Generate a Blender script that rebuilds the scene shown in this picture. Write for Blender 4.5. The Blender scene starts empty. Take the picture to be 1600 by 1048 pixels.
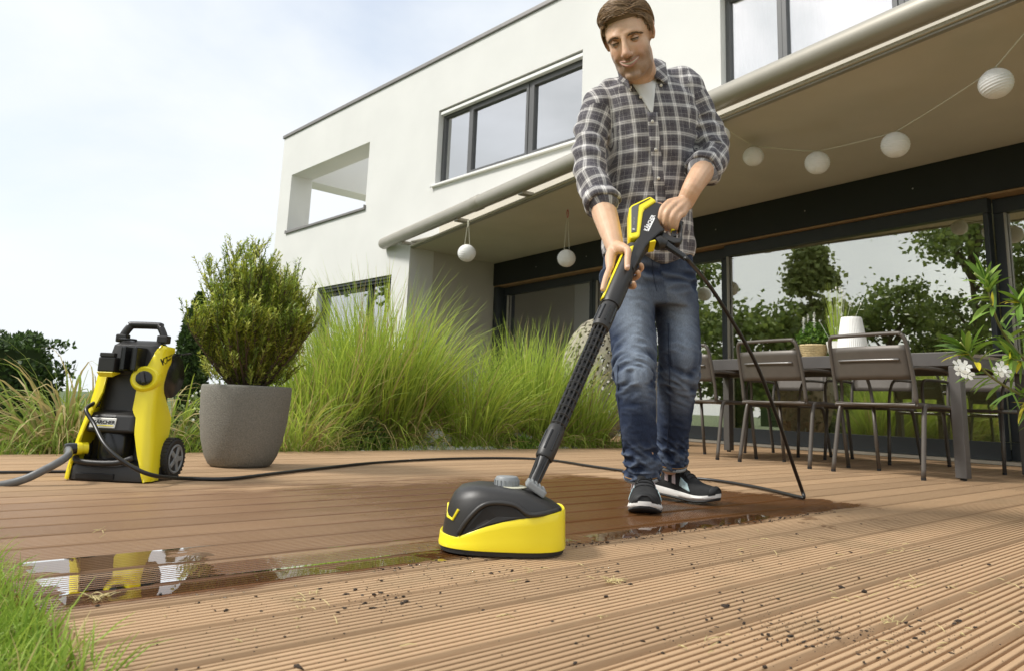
import bpy, bmesh, math, random
import numpy as np
from mathutils import Vector, Matrix, noise

scene = bpy.context.scene
C = scene.collection
PI = math.pi
rad = math.radians

# ------------------------------------------------------------------ camera
FPX, CX, CY = 1183.6, 800.0, 417.25           # focal length and principal point, in photo pixels (1600 wide)
YAW, PITCH, ROLL, CAMH = -0.8356089, 0.1825618, -0.0382407, 0.318
FW = np.array([math.sin(YAW), math.cos(YAW), 0.0])
RT = np.array([math.cos(YAW), -math.sin(YAW), 0.0])
_f = np.array([math.sin(YAW)*math.cos(PITCH), math.cos(YAW)*math.cos(PITCH), math.sin(PITCH)])
_u = np.cross(RT, _f)
_r2 = RT*math.cos(ROLL) - _u*math.sin(ROLL)
_d2 = -RT*math.sin(ROLL) - _u*math.cos(ROLL)
cam_data = bpy.data.cameras.new('camera')
cam = bpy.data.objects.new('camera', cam_data)
C.objects.link(cam)
cam.matrix_world = Matrix(((_r2[0], -_d2[0], -_f[0], 0), (_r2[1], -_d2[1], -_f[1], 0), (_r2[2], -_d2[2], -_f[2], CAMH), (0, 0, 0, 1)))
cam_data.sensor_width = 36.0
cam_data.lens = FPX/1600*36
cam_data.shift_x = 0.0
cam_data.shift_y = -(524-CY)/1600
cam_data.clip_start = 0.02
cam_data.clip_end = 3000
cam_data.dof.use_dof = True
cam_data.dof.focus_distance = 2.45
cam_data.dof.aperture_fstop = 9.0
scene.camera = cam

def at(px, py, d):
    """point of the place seen at photo pixel (px,py), d metres ahead"""
    v = (_r2*(px-CX) + _d2*(py-CY))/FPX + _f
    return np.array([0, 0, CAMH]) + v*(d/float(v @ FW))

def gnd(px, py, z=0.0):
    v = (_r2*(px-CX) + _d2*(py-CY))/FPX + _f
    return np.array([0, 0, CAMH]) + v*((z-CAMH)/v[2])

# ------------------------------------------------------------------ sky and sun
SUN_TO = Vector((-0.42, -0.62, 0.80)).normalized()
world = bpy.data.worlds.new('World')
scene.world = world
world.use_nodes = True
wn, wl = world.node_tree.nodes, world.node_tree.links
wn.clear()
w_out = wn.new('ShaderNodeOutputWorld')
w_bg = wn.new('ShaderNodeBackground')
w_sky = wn.new('ShaderNodeTexSky')
w_sky.sky_type = 'NISHITA'
w_sky.sun_disc = False
w_sky.sun_elevation = math.asin(SUN_TO.z)
w_sky.sun_rotation = math.atan2(SUN_TO.x, SUN_TO.y)
w_sky.air_density = 1.2
w_sky.dust_density = 2.5
w_tc = wn.new('ShaderNodeTexCoord')
w_map = wn.new('ShaderNodeMapping')
w_map.inputs['Scale'].default_value = (1.0, 1.0, 2.2)
w_n = wn.new('ShaderNodeTexNoise')
w_n.inputs['Scale'].default_value = 1.9
w_n.inputs['Detail'].default_value = 7
w_n.inputs['Roughness'].default_value = 0.52
w_n.inputs['Distortion'].default_value = 0.35
w_ramp = wn.new('ShaderNodeValToRGB')
w_ramp.color_ramp.elements[0].position = 0.30
w_ramp.color_ramp.elements[0].color = (0.52, 0.52, 0.52, 1)
w_ramp.color_ramp.elements[1].position = 0.56
w_ramp.color_ramp.elements[1].color = (0.98, 0.98, 0.98, 1)
w_mix = wn.new('ShaderNodeMix'); w_mix.data_type = 'RGBA'
w_cloud = wn.new('ShaderNodeMix'); w_cloud.data_type = 'RGBA'      # cloud tone: faint grey and white
w_cloud.inputs[6].default_value = (4.45, 4.7, 4.9, 1)
w_cloud.inputs[7].default_value = (5.15, 5.3, 5.42, 1)
w_n2 = wn.new('ShaderNodeTexNoise')
w_n2.inputs['Scale'].default_value = 3.1
w_n2.inputs['Detail'].default_value = 5
wl.new(w_tc.outputs['Generated'], w_map.inputs['Vector'])
wl.new(w_map.outputs['Vector'], w_n.inputs['Vector'])
wl.new(w_map.outputs['Vector'], w_n2.inputs['Vector'])
wl.new(w_n.outputs['Fac'], w_ramp.inputs['Fac'])
wl.new(w_ramp.outputs['Color'], w_mix.inputs[0])
wl.new(w_n2.outputs['Fac'], w_cloud.inputs[0])
wl.new(w_sky.outputs['Color'], w_mix.inputs[6])
wl.new(w_cloud.outputs[2], w_mix.inputs[7])
wl.new(w_mix.outputs[2], w_bg.inputs['Color'])
w_bg.inputs['Strength'].default_value = 0.105
wl.new(w_bg.outputs['Background'], w_out.inputs['Surface'])

sun_d = bpy.data.lights.new('sun', 'SUN')
sun_d.energy = 2.0
sun_d.angle = rad(12)
sun_d.color = (1.0, 0.97, 0.92)
sun = bpy.data.objects.new('sun', sun_d)
C.objects.link(sun)
sun.location = (0, -5, 20)
sun.rotation_euler = (-SUN_TO).to_track_quat('-Z', 'Y').to_euler()

vs = scene.view_settings
vs.view_transform = 'Standard'
vs.look = 'None'
vs.exposure = 0.96
vs.gamma = 1.0
vs.use_curve_mapping = False
scene.cycles.max_bounces = 8
scene.cycles.transparent_max_bounces = 16

# ------------------------------------------------------------------ materials
def _new(name):
    m = bpy.data.materials.new(name); m.use_nodes = True
    return m, m.node_tree.nodes, m.node_tree.links, m.node_tree.nodes['Principled BSDF']

def mat(name, col, rough=0.5, metal=0.0, var=0.0, vscale=8.0, bump=0.0, bscale=60.0, attr=False, spec=0.5, coat=0.0, sss=0.0, trans=0.0, rvar=0.0, objvar=0.0, stretch=None, hue=None):
    """procedural principled material: colour with noise variation, fine bump, optional vertex colour"""
    m, n, l, b = _new(name)
    b.inputs['Roughness'].default_value = rough
    b.inputs['Metallic'].default_value = metal
    b.inputs['Specular IOR Level'].default_value = spec
    b.inputs['Coat Weight'].default_value = coat
    if sss:
        b.inputs['Subsurface Weight'].default_value = sss
        b.inputs['Subsurface Radius'].default_value = (0.8, 0.3, 0.15)
        b.inputs['Subsurface Scale'].default_value = 0.008
    tc = n.new('ShaderNodeTexCoord'); vec = tc.outputs['Object']
    if stretch:
        mp = n.new('ShaderNodeMapping'); mp.inputs['Scale'].default_value = stretch
        l.new(vec, mp.inputs['Vector']); vec = mp.outputs['Vector']
    rgb = n.new('ShaderNodeRGB'); rgb.outputs[0].default_value = (*col, 1); cur = rgb.outputs[0]
    if attr:
        at_ = n.new('ShaderNodeAttribute'); at_.attribute_name = 'Col'
        mx = n.new('ShaderNodeMix'); mx.data_type = 'RGBA'; mx.blend_type = 'MULTIPLY'; mx.inputs[0].default_value = 1
        l.new(cur, mx.inputs[6]); l.new(at_.outputs['Color'], mx.inputs[7]); cur = mx.outputs[2]
    if var or rvar:
        nz = n.new('ShaderNodeTexNoise'); nz.inputs['Scale'].default_value = vscale; nz.inputs['Detail'].default_value = 6
        l.new(vec, nz.inputs['Vector'])
    if var:
        mr = n.new('ShaderNodeMapRange'); mr.inputs[1].default_value = 0.25; mr.inputs[2].default_value = 0.75
        mr.inputs[3].default_value = 1-var; mr.inputs[4].default_value = 1+var
        l.new(nz.outputs['Fac'], mr.inputs[0])
        mx = n.new('ShaderNodeMix'); mx.data_type = 'RGBA'; mx.blend_type = 'MULTIPLY'; mx.inputs[0].default_value = 1
        l.new(cur, mx.inputs[6]); l.new(mr.outputs[0], mx.inputs[7]); cur = mx.outputs[2]
    if rvar:
        mr = n.new('ShaderNodeMapRange'); mr.inputs[3].default_value = max(0, rough-rvar); mr.inputs[4].default_value = rough+rvar
        l.new(nz.outputs['Fac'], mr.inputs[0]); l.new(mr.outputs[0], b.inputs['Roughness'])
    if objvar:
        oi = n.new('ShaderNodeObjectInfo')
        mr = n.new('ShaderNodeMapRange'); mr.inputs[3].default_value = 1-objvar; mr.inputs[4].default_value = 1+objvar
        l.new(oi.outputs['Random'], mr.inputs[0])
        mx = n.new('ShaderNodeMix'); mx.data_type = 'RGBA'; mx.blend_type = 'MULTIPLY'; mx.inputs[0].default_value = 1
        l.new(cur, mx.inputs[6]); l.new(mr.outputs[0], mx.inputs[7]); cur = mx.outputs[2]
    l.new(cur, b.inputs['Base Color'])
    if bump:
        bz = n.new('ShaderNodeTexNoise'); bz.inputs['Scale'].default_value = bscale; bz.inputs['Detail'].default_value = 4
        l.new(vec, bz.inputs['Vector'])
        bp = n.new('ShaderNodeBump'); bp.inputs['Strength'].default_value = bump; bp.inputs['Distance'].default_value = 0.004
        l.new(bz.outputs['Fac'], bp.inputs['Height']); l.new(bp.outputs['Normal'], b.inputs['Normal'])
    if trans:      # thin leaf: part of the light passes through
        tr = n.new('ShaderNodeBsdfTranslucent'); l.new(cur, tr.inputs['Color'])
        ms = n.new('ShaderNodeMixShader'); ms.inputs[0].default_value = trans
        l.new(b.outputs[0], ms.inputs[1]); l.new(tr.outputs[0], ms.inputs[2])
        l.new(ms.outputs[0], n['Material Output'].inputs['Surface'])
    return m

def glass(name, tint, ior, rough=0.0, base=0.0, bump=0.0):
    """thin sheet: fresnel reflection over tinted transparency"""
    m, n, l, b = _new(name); n.remove(b)
    fr = n.new('ShaderNodeFresnel'); fr.inputs['IOR'].default_value = ior
    tr = n.new('ShaderNodeBsdfTransparent'); tr.inputs['Color'].default_value = (*tint, 1)
    gl = n.new('ShaderNodeBsdfGlossy'); gl.inputs['Roughness'].default_value = rough; gl.inputs['Color'].default_value = (1, 1, 1, 1)
    mr = n.new('ShaderNodeMapRange'); mr.inputs[3].default_value = base; mr.inputs[4].default_value = 1
    ms = n.new('ShaderNodeMixShader')
    l.new(fr.outputs[0], mr.inputs[0]); l.new(mr.outputs[0], ms.inputs[0])
    l.new(tr.outputs[0], ms.inputs[1]); l.new(gl.outputs[0], ms.inputs[2])
    l.new(ms.outputs[0], n['Material Output'].inputs['Surface'])
    if bump:
        tc = n.new('ShaderNodeTexCoord'); bz = n.new('ShaderNodeTexNoise'); bz.inputs['Scale'].default_value = bump
        bz.inputs['Detail'].default_value = 3
        bp = n.new('ShaderNodeBump'); bp.inputs['Strength'].default_value = 0.06; bp.inputs['Distance'].default_value = 0.004
        l.new(tc.outputs['Object'], bz.inputs['Vector']); l.new(bz.outputs['Fac'], bp.inputs['Height'])
        l.new(bp.outputs['Normal'], gl.inputs['Normal'])
    return m

# ------------------------------------------------------------------ mesh helpers
class MB:
    """collects shapes and links them as ONE mesh object"""
    def __init__(s): s.v = []; s.f = []; s.col = []; s.mi = []; s.cur = 0
    def add(s, verts, faces, col=None):
        o = len(s.v)
        s.v.extend([tuple(map(float, p)) for p in verts])
        s.f.extend([tuple(i+o for i in f) for f in faces]); s.mi.extend([s.cur]*len(faces))
        if col is not None:
            while len(s.col) < o: s.col.append((1, 1, 1))
            s.col.extend(col if isinstance(col, list) else [col]*len(verts))
        return s
    def box(s, lo, hi, R=None, T=(0, 0, 0), bev=0.0):
        bm = bmesh.new()
        bmesh.ops.create_cube(bm, size=1.0)
        lo, hi = np.array(lo, float), np.array(hi, float)
        for v in bm.verts: v.co = Vector((lo+hi)/2 + np.array(v.co)*(hi-lo))
        if bev: bmesh.ops.bevel(bm, geom=bm.edges[:], offset=bev, segments=2, affect='EDGES', profile=0.6)
        bm.verts.index_update()
        vs_ = [np.array(v.co) for v in bm.verts]
        if R is not None: vs_ = [np.array(R) @ p for p in vs_]
        s.add([p+np.array(T) for p in vs_], [[v.index for v in f.verts] for f in bm.faces]); bm.free()
        return s
    def tube(s, pts, r, n=8, caps=True, col=None, flat=1.0, up=None):
        """tube along a path; r may be a list; flat squashes the second axis"""
        P = [np.array(p, float) for p in pts]; k = len(P)
        r = r if isinstance(r, (list, tuple, np.ndarray)) else [r]*k
        T = []
        for i in range(k):
            t = P[min(i+1, k-1)]-P[max(i-1, 0)]; L = np.linalg.norm(t); T.append(t/L if L > 1e-9 else np.array([0, 0, 1.0]))
        a = np.array(up, float) if up is not None else (np.array([0, 0, 1.0]) if abs(T[0][2]) < 0.9 else np.array([1.0, 0, 0]))
        vs_ = []; fs = []
        for i in range(k):
            a = a-T[i]*(a @ T[i]); a /= max(np.linalg.norm(a), 1e-9)
            b = np.cross(T[i], a)
            for j in range(n):
                th = 2*PI*j/n
                vs_.append(P[i]+r[i]*(math.cos(th)*a*flat+math.sin(th)*b))
        for i in range(k-1):
            for j in range(n):
                fs.append((i*n+j, i*n+(j+1) % n, (i+1)*n+(j+1) % n, (i+1)*n+j))
        if caps:
            fs.append(tuple(range(n))[::-1]); fs.append(tuple((k-1)*n+j for j in range(n)))
        return s.add(vs_, fs, col)
    def lathe(s, prof, n=24, o=(0, 0, 0), R=None):
        """(r,z) profile turned about z"""
        vs_ = []; fs = []; o = np.array(o, float)
        for r_, z_ in prof:
            for j in range(n):
                th = 2*PI*j/n; p = np.array([r_*math.cos(th), r_*math.sin(th), z_])
                vs_.append((np.array(R) @ p if R is not None else p)+o)
        for i in range(len(prof)-1):
            for j in range(n):
                fs.append((i*n+j, i*n+(j+1) % n, (i+1)*n+(j+1) % n, (i+1)*n+j))
        if prof[0][0] > 1e-6: fs.append(tuple(range(n))[::-1])
        if prof[-1][0] > 1e-6: fs.append(tuple((len(prof)-1)*n+j for j in range(n)))
        return s.add(vs_, fs)
    def loft(s, rings, caps=True, closed=True):
        n = len(rings[0]); vs_ = [p for r_ in rings for p in r_]; fs = []
        for i in range(len(rings)-1):
            for j in range(n if closed else n-1):
                fs.append((i*n+j, i*n+(j+1) % n, (i+1)*n+(j+1) % n, (i+1)*n+j))
        if caps:
            fs.append(tuple(range(n))[::-1]); fs.append(tuple((len(rings)-1)*n+j for j in range(n)))
        return s.add(vs_, fs)
    def prism(s, outline, y0, y1):
        """outline of (x,z) points pushed from y0 to y1"""
        n = len(outline)
        return s.add([(x, y0, z) for x, z in outline]+[(x, y1, z) for x, z in outline],
                     [tuple(range(n)), tuple(range(n, 2*n))[::-1]]+[(j, j+n, (j+1) % n+n, (j+1) % n) for j in range(n)])
    def build(s, name, m, parent=None, smooth=False, bev=0.0, sub=0, solid=0.0, T=None, autos=None):
        me = bpy.data.meshes.new(name)
        vv = s.v if T is None else [tuple(np.array(p)-np.array(T)) for p in s.v]
        me.from_pydata(vv, [], s.f); me.validate(); me.update()
        for m_ in (m if isinstance(m, (list, tuple)) else [m]): me.materials.append(m_)
        if len(s.mi) == len(me.polygons) and any(s.mi): me.polygons.foreach_set('material_index', s.mi)
        if s.col:
            while len(s.col) < len(s.v): s.col.append((1, 1, 1))
            ca = me.color_attributes.new('Col', 'FLOAT_COLOR', 'POINT')
            ca.data.foreach_set('color', np.hstack([np.array(s.col, float), np.ones((len(s.v), 1))]).ravel())
        bm = bmesh.new(); bm.from_mesh(me)
        if len(bm.faces) < 60000 and not s.col: bmesh.ops.recalc_face_normals(bm, faces=bm.faces[:])
        bm.to_mesh(me); bm.free()
        if smooth: me.polygons.foreach_set('use_smooth', [True]*len(me.polygons))
        o = bpy.data.objects.new(name, me); C.objects.link(o)
        if parent is not None: o.parent = parent
        if bev:
            md = o.modifiers.new('bevel', 'BEVEL'); md.width = bev; md.segments = 2; md.limit_method = 'ANGLE'; md.angle_limit = rad(35)
        if solid:
            md = o.modifiers.new('solid', 'SOLIDIFY'); md.thickness = solid; md.offset = 0
        if sub:
            md = o.modifiers.new('sub', 'SUBSURF'); md.levels = sub; md.render_levels = sub
        if autos:
            me.set_sharp_from_angle(angle=rad(autos))
        return o

def tag(o, label, cat, group=None):
    o['label'] = label; o['category'] = cat
    if group: o['group'] = group
    return o
def struct(o, kind='structure'):
    o['kind'] = kind; return o
def thing(name, label, cat, loc=(0, 0, 0), rotz=0.0, group=None):
    o = bpy.data.objects.new(name, None); C.objects.link(o)
    o.empty_display_size = 0.1
    o.location = loc; o.rotation_euler = (0, 0, rotz)
    return tag(o, label, cat, group)
def dup(root, loc, rotz=0.0, label=None, scale=None):
    r = root.copy(); C.objects.link(r); r.location = loc; r.rotation_euler = (0, 0, rotz)
    if scale: r.scale = (scale,)*3
    if label: r['label'] = label
    for ch in list(root.children):
        c = ch.copy(); C.objects.link(c); c.parent = r
        for g in ch.children:
            d = g.copy(); C.objects.link(d); d.parent = c
    return r
def link(name, me, parent=None, loc=None):
    o = bpy.data.objects.new(name, me); C.objects.link(o)
    if parent is not None: o.parent = parent
    if loc is not None: o.location = loc
    return o
def smooth_path(pts, n=8):
    """catmull-rom through the points"""
    P = [np.array(p, float) for p in pts]; P = [2*P[0]-P[1]]+P+[2*P[-1]-P[-2]]; out = []
    for i in range(1, len(P)-2):
        for k in range(n):
            t = k/n; p0, p1, p2, p3 = P[i-1:i+3]
            out.append(0.5*((2*p1)+(-p0+p2)*t+(2*p0-5*p1+4*p2-p3)*t*t+(-p0+3*p1-3*p2+p3)*t**3))
    out.append(P[-2]); return out
def rotz(a): return np.array([[math.cos(a), -math.sin(a), 0], [math.sin(a), math.cos(a), 0], [0, 0, 1.0]])
def frame_to(d, up=(0, 0, 1)):
    """matrix whose z column is d"""
    d = np.array(d, float); d /= np.linalg.norm(d); u = np.array(up, float)
    if abs(d @ u) > 0.98: u = np.array([1.0, 0, 0])
    x = np.cross(u, d); x /= np.linalg.norm(x); return np.stack([x, np.cross(d, x), d], axis=1)
def text_mesh(body, size, depth=0.0006, bold=0.0, shear=0.0):
    cu = bpy.data.curves.new('lettering', 'FONT'); cu.body = body; cu.size = size; cu.extrude = depth; cu.offset = bold; cu.shear = shear
    cu.align_x = 'CENTER'; cu.align_y = 'CENTER'; cu.resolution_u = 2
    t = bpy.data.objects.new('lettering', cu); C.objects.link(t)
    me = bpy.data.meshes.new_from_object(t.evaluated_get(bpy.context.evaluated_depsgraph_get()))
    bpy.data.objects.remove(t); bpy.data.curves.remove(cu); return me
# ================================================================== house
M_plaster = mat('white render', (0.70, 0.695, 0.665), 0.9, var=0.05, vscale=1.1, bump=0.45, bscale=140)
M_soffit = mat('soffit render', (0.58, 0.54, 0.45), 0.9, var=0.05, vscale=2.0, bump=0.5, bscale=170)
M_side = mat('shaded white render', (0.52, 0.49, 0.44), 0.9, var=0.03, vscale=2.0, bump=0.4, bscale=170)  # white render with the shade under the soffit put into its colour
M_cap = mat('grey zinc coping', (0.23, 0.22, 0.21), 0.5, metal=0.4, var=0.08)
M_anth = mat('anthracite frame', (0.028, 0.034, 0.038), 0.42, var=0.1, vscale=3)
M_beam = mat('dark lintel panel', (0.012, 0.016, 0.017), 0.5, var=0.15, vscale=2)
M_wframe = mat('grey window frame', (0.10, 0.10, 0.10), 0.45)
M_blind = mat('white blind fabric', (0.74, 0.73, 0.70), 0.9, var=0.04, vscale=2, stretch=(6, 6, 0.4))
M_alu = mat('awning metal', (0.36, 0.335, 0.28), 0.42, metal=0.35, var=0.06, vscale=5)
M_white = mat('white paint', (0.80, 0.80, 0.77), 0.5)
M_pane = glass('window glass', (0.97, 0.97, 0.95), 1.5, 0.0, 0.54)
M_doorglass = glass('door glass', (0.84, 0.85, 0.66), 1.5, 0.0, 0.42)
M_steel = mat('brushed steel', (0.55, 0.55, 0.55), 0.3, metal=1)
M_room = mat('room wall', (0.84, 0.80, 0.66), 0.9)
M_roomfloor = mat('room floor', (0.40, 0.36, 0.27), 0.5)
M_cab = mat('cabinet front', (0.80, 0.82, 0.68), 0.4)
M_wood = mat('oak', (0.36, 0.22, 0.11), 0.5, var=0.2, vscale=10)

house = thing('modern_house', 'white rendered two storey flat roofed house with covered terrace and wide windows', 'house', (-9.65, 6.575, 0))
HO = np.array([-9.65, 6.575, 0])

def wall_xz(x0, x1, z0, z1, y0, y1, holes):
    """upright wall with openings, front at y0"""
    xs = sorted(set([x0, x1]+[h[0] for h in holes]+[h[1] for h in holes])); xs = [x for x in xs if x0 <= x <= x1]
    zs = sorted(set([z0, z1]+[h[2] for h in holes]+[h[3] for h in holes])); zs = [z for z in zs if z0 <= z <= z1]
    def solid(i, k):
        if i < 0 or k < 0 or i >= len(xs)-1 or k >= len(zs)-1: return False
        cx, cz = (xs[i]+xs[i+1])/2, (zs[k]+zs[k+1])/2
        return not any(h[0] < cx < h[1] and h[2] < cz < h[3] for h in holes)
    b = MB()
    for i in range(len(xs)-1):
        for k in range(len(zs)-1):
            if not solid(i, k): continue
            a, c, d, e = xs[i], xs[i+1], zs[k], zs[k+1]
            b.add([(a, y0, d), (c, y0, d), (c, y0, e), (a, y0, e)], [(0, 1, 2, 3)])
            b.add([(a, y1, d), (c, y1, d), (c, y1, e), (a, y1, e)], [(3, 2, 1, 0)])
            if not solid(i-1, k): b.add([(a, y0, d), (a, y0, e), (a, y1, e), (a, y1, d)], [(0, 1, 2, 3)])
            if not solid(i+1, k): b.add([(c, y0, d), (c, y1, d), (c, y1, e), (c, y0, e)], [(0, 1, 2, 3)])
            if not solid(i, k-1): b.add([(a, y0, d), (a, y1, d), (c, y1, d), (c, y0, d)], [(0, 1, 2, 3)])
            if not solid(i, k+1): b.add([(a, y0, e), (c, y0, e), (c, y1, e), (a, y1, e)], [(0, 1, 2, 3)])
    return b

FY = 6.575
WIN1 = (-9.10, -6.09, 3.60, 4.80)
WIN2 = (-4.11, -0.60, 3.60, 4.80)
BALC = (-14.04, -11.09, 3.545, 4.775)
GFW = (-12.55, -10.124, 0.02, 2.32)
wall_xz(-14.54, 3.2, -0.12, 5.66, FY, FY+0.46, [WIN1, WIN2, BALC, GFW, (-9.652, 3.3, -0.2, 2.80)]).build('facade_wall', M_plaster, house, T=HO)
# gable wall with its own opening on to the roof terrace, and the walls round that terrace
g = MB()
def ybox(b, x0, x1, y0, y1, z0, z1): b.box((x0, y0, z0), (x1, y1, z1))
ybox(g, -14.537, -14.043, FY+0.463, 12.5, -0.12, 3.545)
ybox(g, -14.537, -14.043, FY+0.463, 12.5, 4.74, 5.655)
ybox(g, -14.537, -14.043, 9.6, 12.5, 3.548, 4.737)
g.build('gable_wall', M_plaster, house, T=HO)
g = MB(); ybox(g, -11.09, -10.7, FY+0.463, 12.5, 2.9, 5.655); g.build('terrace_wall', M_plaster, house, T=HO)
wall_xz(-14.04, 3.2, -.12, 5.655, 12.51, 12.8, []).build('rear_wall', M_plaster, house, T=HO)
g = MB(); ybox(g, 2.8, 3.2, FY+0.463, 12.5, -0.12, .4); ybox(g, 2.8, 3.2, FY+0.463, 12.5, 2.6, 5.655); ybox(g, 2.8, 3.2, 11.6, 12.5, .402, 2.598); g.build('end_wall', M_plaster, house, T=HO)  # unseen wide opening, added to let daylight into the rooms
g = MB(); ybox(g, -10.69, 2.79, FY+0.463, 12.5, 5.45, 5.65); g.build('roof', M_cap, house, T=HO)
g = MB(); ybox(g, -14.04, -10.69, FY+0.47, 12.5, 2.9, 3.1); ybox(g, -10.69, 2.79, 8.9, 12.5, 2.9, 3.1); g.build('upper_floor', M_room, house, T=HO)
g = MB(); ybox(g, -14.57, 3.23, FY-0.03, FY+0.10, 5.663, 5.73); g.build('roof_coping', M_cap, house, bev=0.008, T=HO)
g = MB(); ybox(g, -14.57, -14.44, FY+0.103, 12.83, 5.663, 5.73); g.build('roof_coping', M_cap, house, bev=0.008, T=HO)
g = MB(); ybox(g, -14.06, -11.07, FY-0.035, FY+0.46, 3.548, 3.585)
ybox(g, -14.06, -14.035, FY-0.034, FY-0.002, 3.588, 3.61); ybox(g, -11.10, -11.072, FY-0.034, FY-0.002, 3.588, 3.63); g.build('balcony_coping', M_cap, house, T=HO)

def window(name, W, posts, frame_m, inset=0.10, sill=True, fw_=0.055, blind=True):
    """W = x0,x1,z0,z1; posts = list of x where upright bars stand"""
    x0, x1, z0, z1 = W; y = FY+inset
    w = MB()
    w.add([(x, yy, z) for yy in (y, y+.07) for x, z in ((x0+.002, z0+.002), (x1-.002, z0+.002), (x1-.002, z1-.002), (x0+.002, z1-.002), (x0+.03, z0+fw_), (x1-.03, z0+fw_), (x1-.03, z1-.11), (x0+.03, z1-.11))],
          [q for k in range(4) for q in ((k, (k+1) % 4, 4+(k+1) % 4, 4+k), (8+k, 12+k, 12+(k+1) % 4, 8+(k+1) % 4), (k, 8+k, 8+(k+1) % 4, (k+1) % 4), (4+k, 4+(k+1) % 4, 12+(k+1) % 4, 12+k))])
    o = w.build(name, frame_m, house, T=HO)
    for k, px_ in enumerate([x0+fw_/2+.002]+posts+[x1-fw_/2-.002]):
        b = MB().box((px_-fw_/2, y-.004, z0+fw_+.002), (px_+fw_/2, y+.074, z1-.112)); b.build('frame_post', frame_m, o, T=HO, bev=.006)
    edges = [x0]+posts+[x1]
    for a, c in zip(edges[:-1], edges[1:]):
        if c-a > 0.9:      # opening sash has a second frame
            s_ = MB(); q0, q1 = a+fw_/2+.004, c-fw_/2-.004; t = .045
            s_.box((q0, y-.012, z0+fw_+.004), (q0+t, y+.05, z1-.114)).box((q1-t, y-.012, z0+fw_+.004), (q1, y+.05, z1-.114))
            s_.box((q0+t, y-.012, z0+fw_+.004), (q1-t, y+.05, z0+fw_+t)).box((q0+t, y-.012, z1-.114-t), (q1-t, y+.05, z1-.114)); s_.build('sash', frame_m, o, T=HO)
        p = MB().box((a+.03, y+.03, z0+.04), (c-.03, y+.036, z1-.09)); p.build('pane', M_pane, o, T=HO)
    if blind:
        p = MB(); n_ = 60
        for i in range(n_):      # softly pleated white curtain behind the glass
            xa = x0+(x1-x0)*i/n_; xb = x0+(x1-x0)*(i+1)/n_
            ya, yb = y+.13+.02*math.sin(i*1.3), y+.13+.02*math.sin((i+1)*1.3)
            p.add([(xa, ya, z0), (xb, yb, z0), (xb, yb, z1), (xa, ya, z1)], [(0, 1, 2, 3)])
        p.build('curtain', M_blind, o, T=HO, smooth=True, solid=.004)
    if sill:
        p = MB().box((x0-.06, FY-.05, z0-.035), (x1+.06, FY+.099, z0-.001)); p.box((x0-.062, FY-.055, z0-.05), (x0-.045, FY-.035, z0+.004)); p.build('sill', M_white, o, T=HO, bev=.005)
        p = MB().box((x0+.03, FY+.02, z1-.075), (x1-.01, FY+.09, z1-.03)); p.build('blind_box', M_white, o, T=HO, bev=.004)
    return o
window('window', WIN1, [-8.43, -7.13], M_wframe)
window('window', WIN2, [-3.49, -2.33], M_wframe)
window('window', GFW, [-10.9], M_anth, inset=.12, sill=False)
for zz, dd in ((2.30, .02), (2.255, .05)):      # shutter rail over the ground floor window
    MB().box((GFW[0], FY+dd, zz-.03), (GFW[1], FY+dd+.03, zz)).build('shutter_rail', M_anth, house, T=HO)

# covered terrace: soffit, its fascia, side wall, lintel
uR = np.array([math.cos(-.1207432), math.sin(-.1207432), 0]); Q0 = np.array([-4.882, 7.729, 0])
def onwall(s_, z_=0.0, inn=0.0):
    return Q0+uR*s_+np.array([-uR[1], uR[0], 0])*inn+np.array([0, 0, z_])
fe = lambda x: 6.575-(x+9.652)*0.2185           # front edge of the canopy
pL, pR = -9.648, 2.6
def slab(y_off, z0, z1, x0=pL, x1=pR, back=0.6):
    q = [(x0, fe(x0)+y_off), (x1, fe(x1)+y_off), (x1, onwall((x1+4.882)/uR[0])[1]+back), (x0, onwall((x0+4.882)/uR[0])[1]+back)]
    return MB().add([(a, b, z0) for a, b in q]+[(a, b, z1) for a, b in q], [(3, 2, 1, 0), (4, 5, 6, 7), (0, 1, 5, 4), (1, 2, 6, 5), (2, 3, 7, 6), (3, 0, 4, 7)])
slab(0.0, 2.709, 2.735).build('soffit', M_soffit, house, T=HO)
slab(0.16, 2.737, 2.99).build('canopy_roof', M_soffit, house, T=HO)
# raised drip strip just inside the canopy edge
b = MB(); q = [(pL, fe(pL)+.02), (pR, fe(pR)+.02), (pR, fe(pR)+.06), (pL, fe(pL)+.06)]
b.add([(a, c, 2.690) for a, c in q]+[(a, c, 2.707) for a, c in q], [(3, 2, 1, 0), (4, 5, 6, 7), (0, 1, 5, 4), (1, 2, 6, 5), (2, 3, 7, 6), (3, 0, 4, 7)]); b.build('drip_strip', M_alu, house, T=HO)
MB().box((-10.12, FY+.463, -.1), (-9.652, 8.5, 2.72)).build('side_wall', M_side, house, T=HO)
def wallbox(name, s0, s1, z0, z1, i0, i1, m, parent=house, bev=0.0):
    v = [onwall(s, z, i) for z in (z0, z1) for s, i in ((s0, i0), (s1, i0), (s1, i1), (s0, i1))]
    b = MB().add(v, [(3, 2, 1, 0), (4, 5, 6, 7), (0, 1, 5, 4), (1, 2, 6, 5), (2, 3, 7, 6), (3, 0, 4, 7)])
    return b.build(name, m, parent, T=HO, bev=bev)
wallbox('lintel_panel', -4.80, 7.4, 2.325, 2.706, 0.0, 0.3, M_beam)
wallbox('lintel_soffit', -4.80, 7.4, 2.305, 2.322, 0.02, 0.3, M_wood)
for s_ in (-3.6, -2.4, -1.2, -.05, 1.15, 2.3, 3.5): MB().lathe([(0, 0), (.008, .001), (.008, .004), (0, .005)], 8, onwall(s_, 2.50, -.004), frame_to(-np.array([-uR[1], uR[0], 0]))).build('panel_screw', M_steel, house, T=HO)
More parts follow.
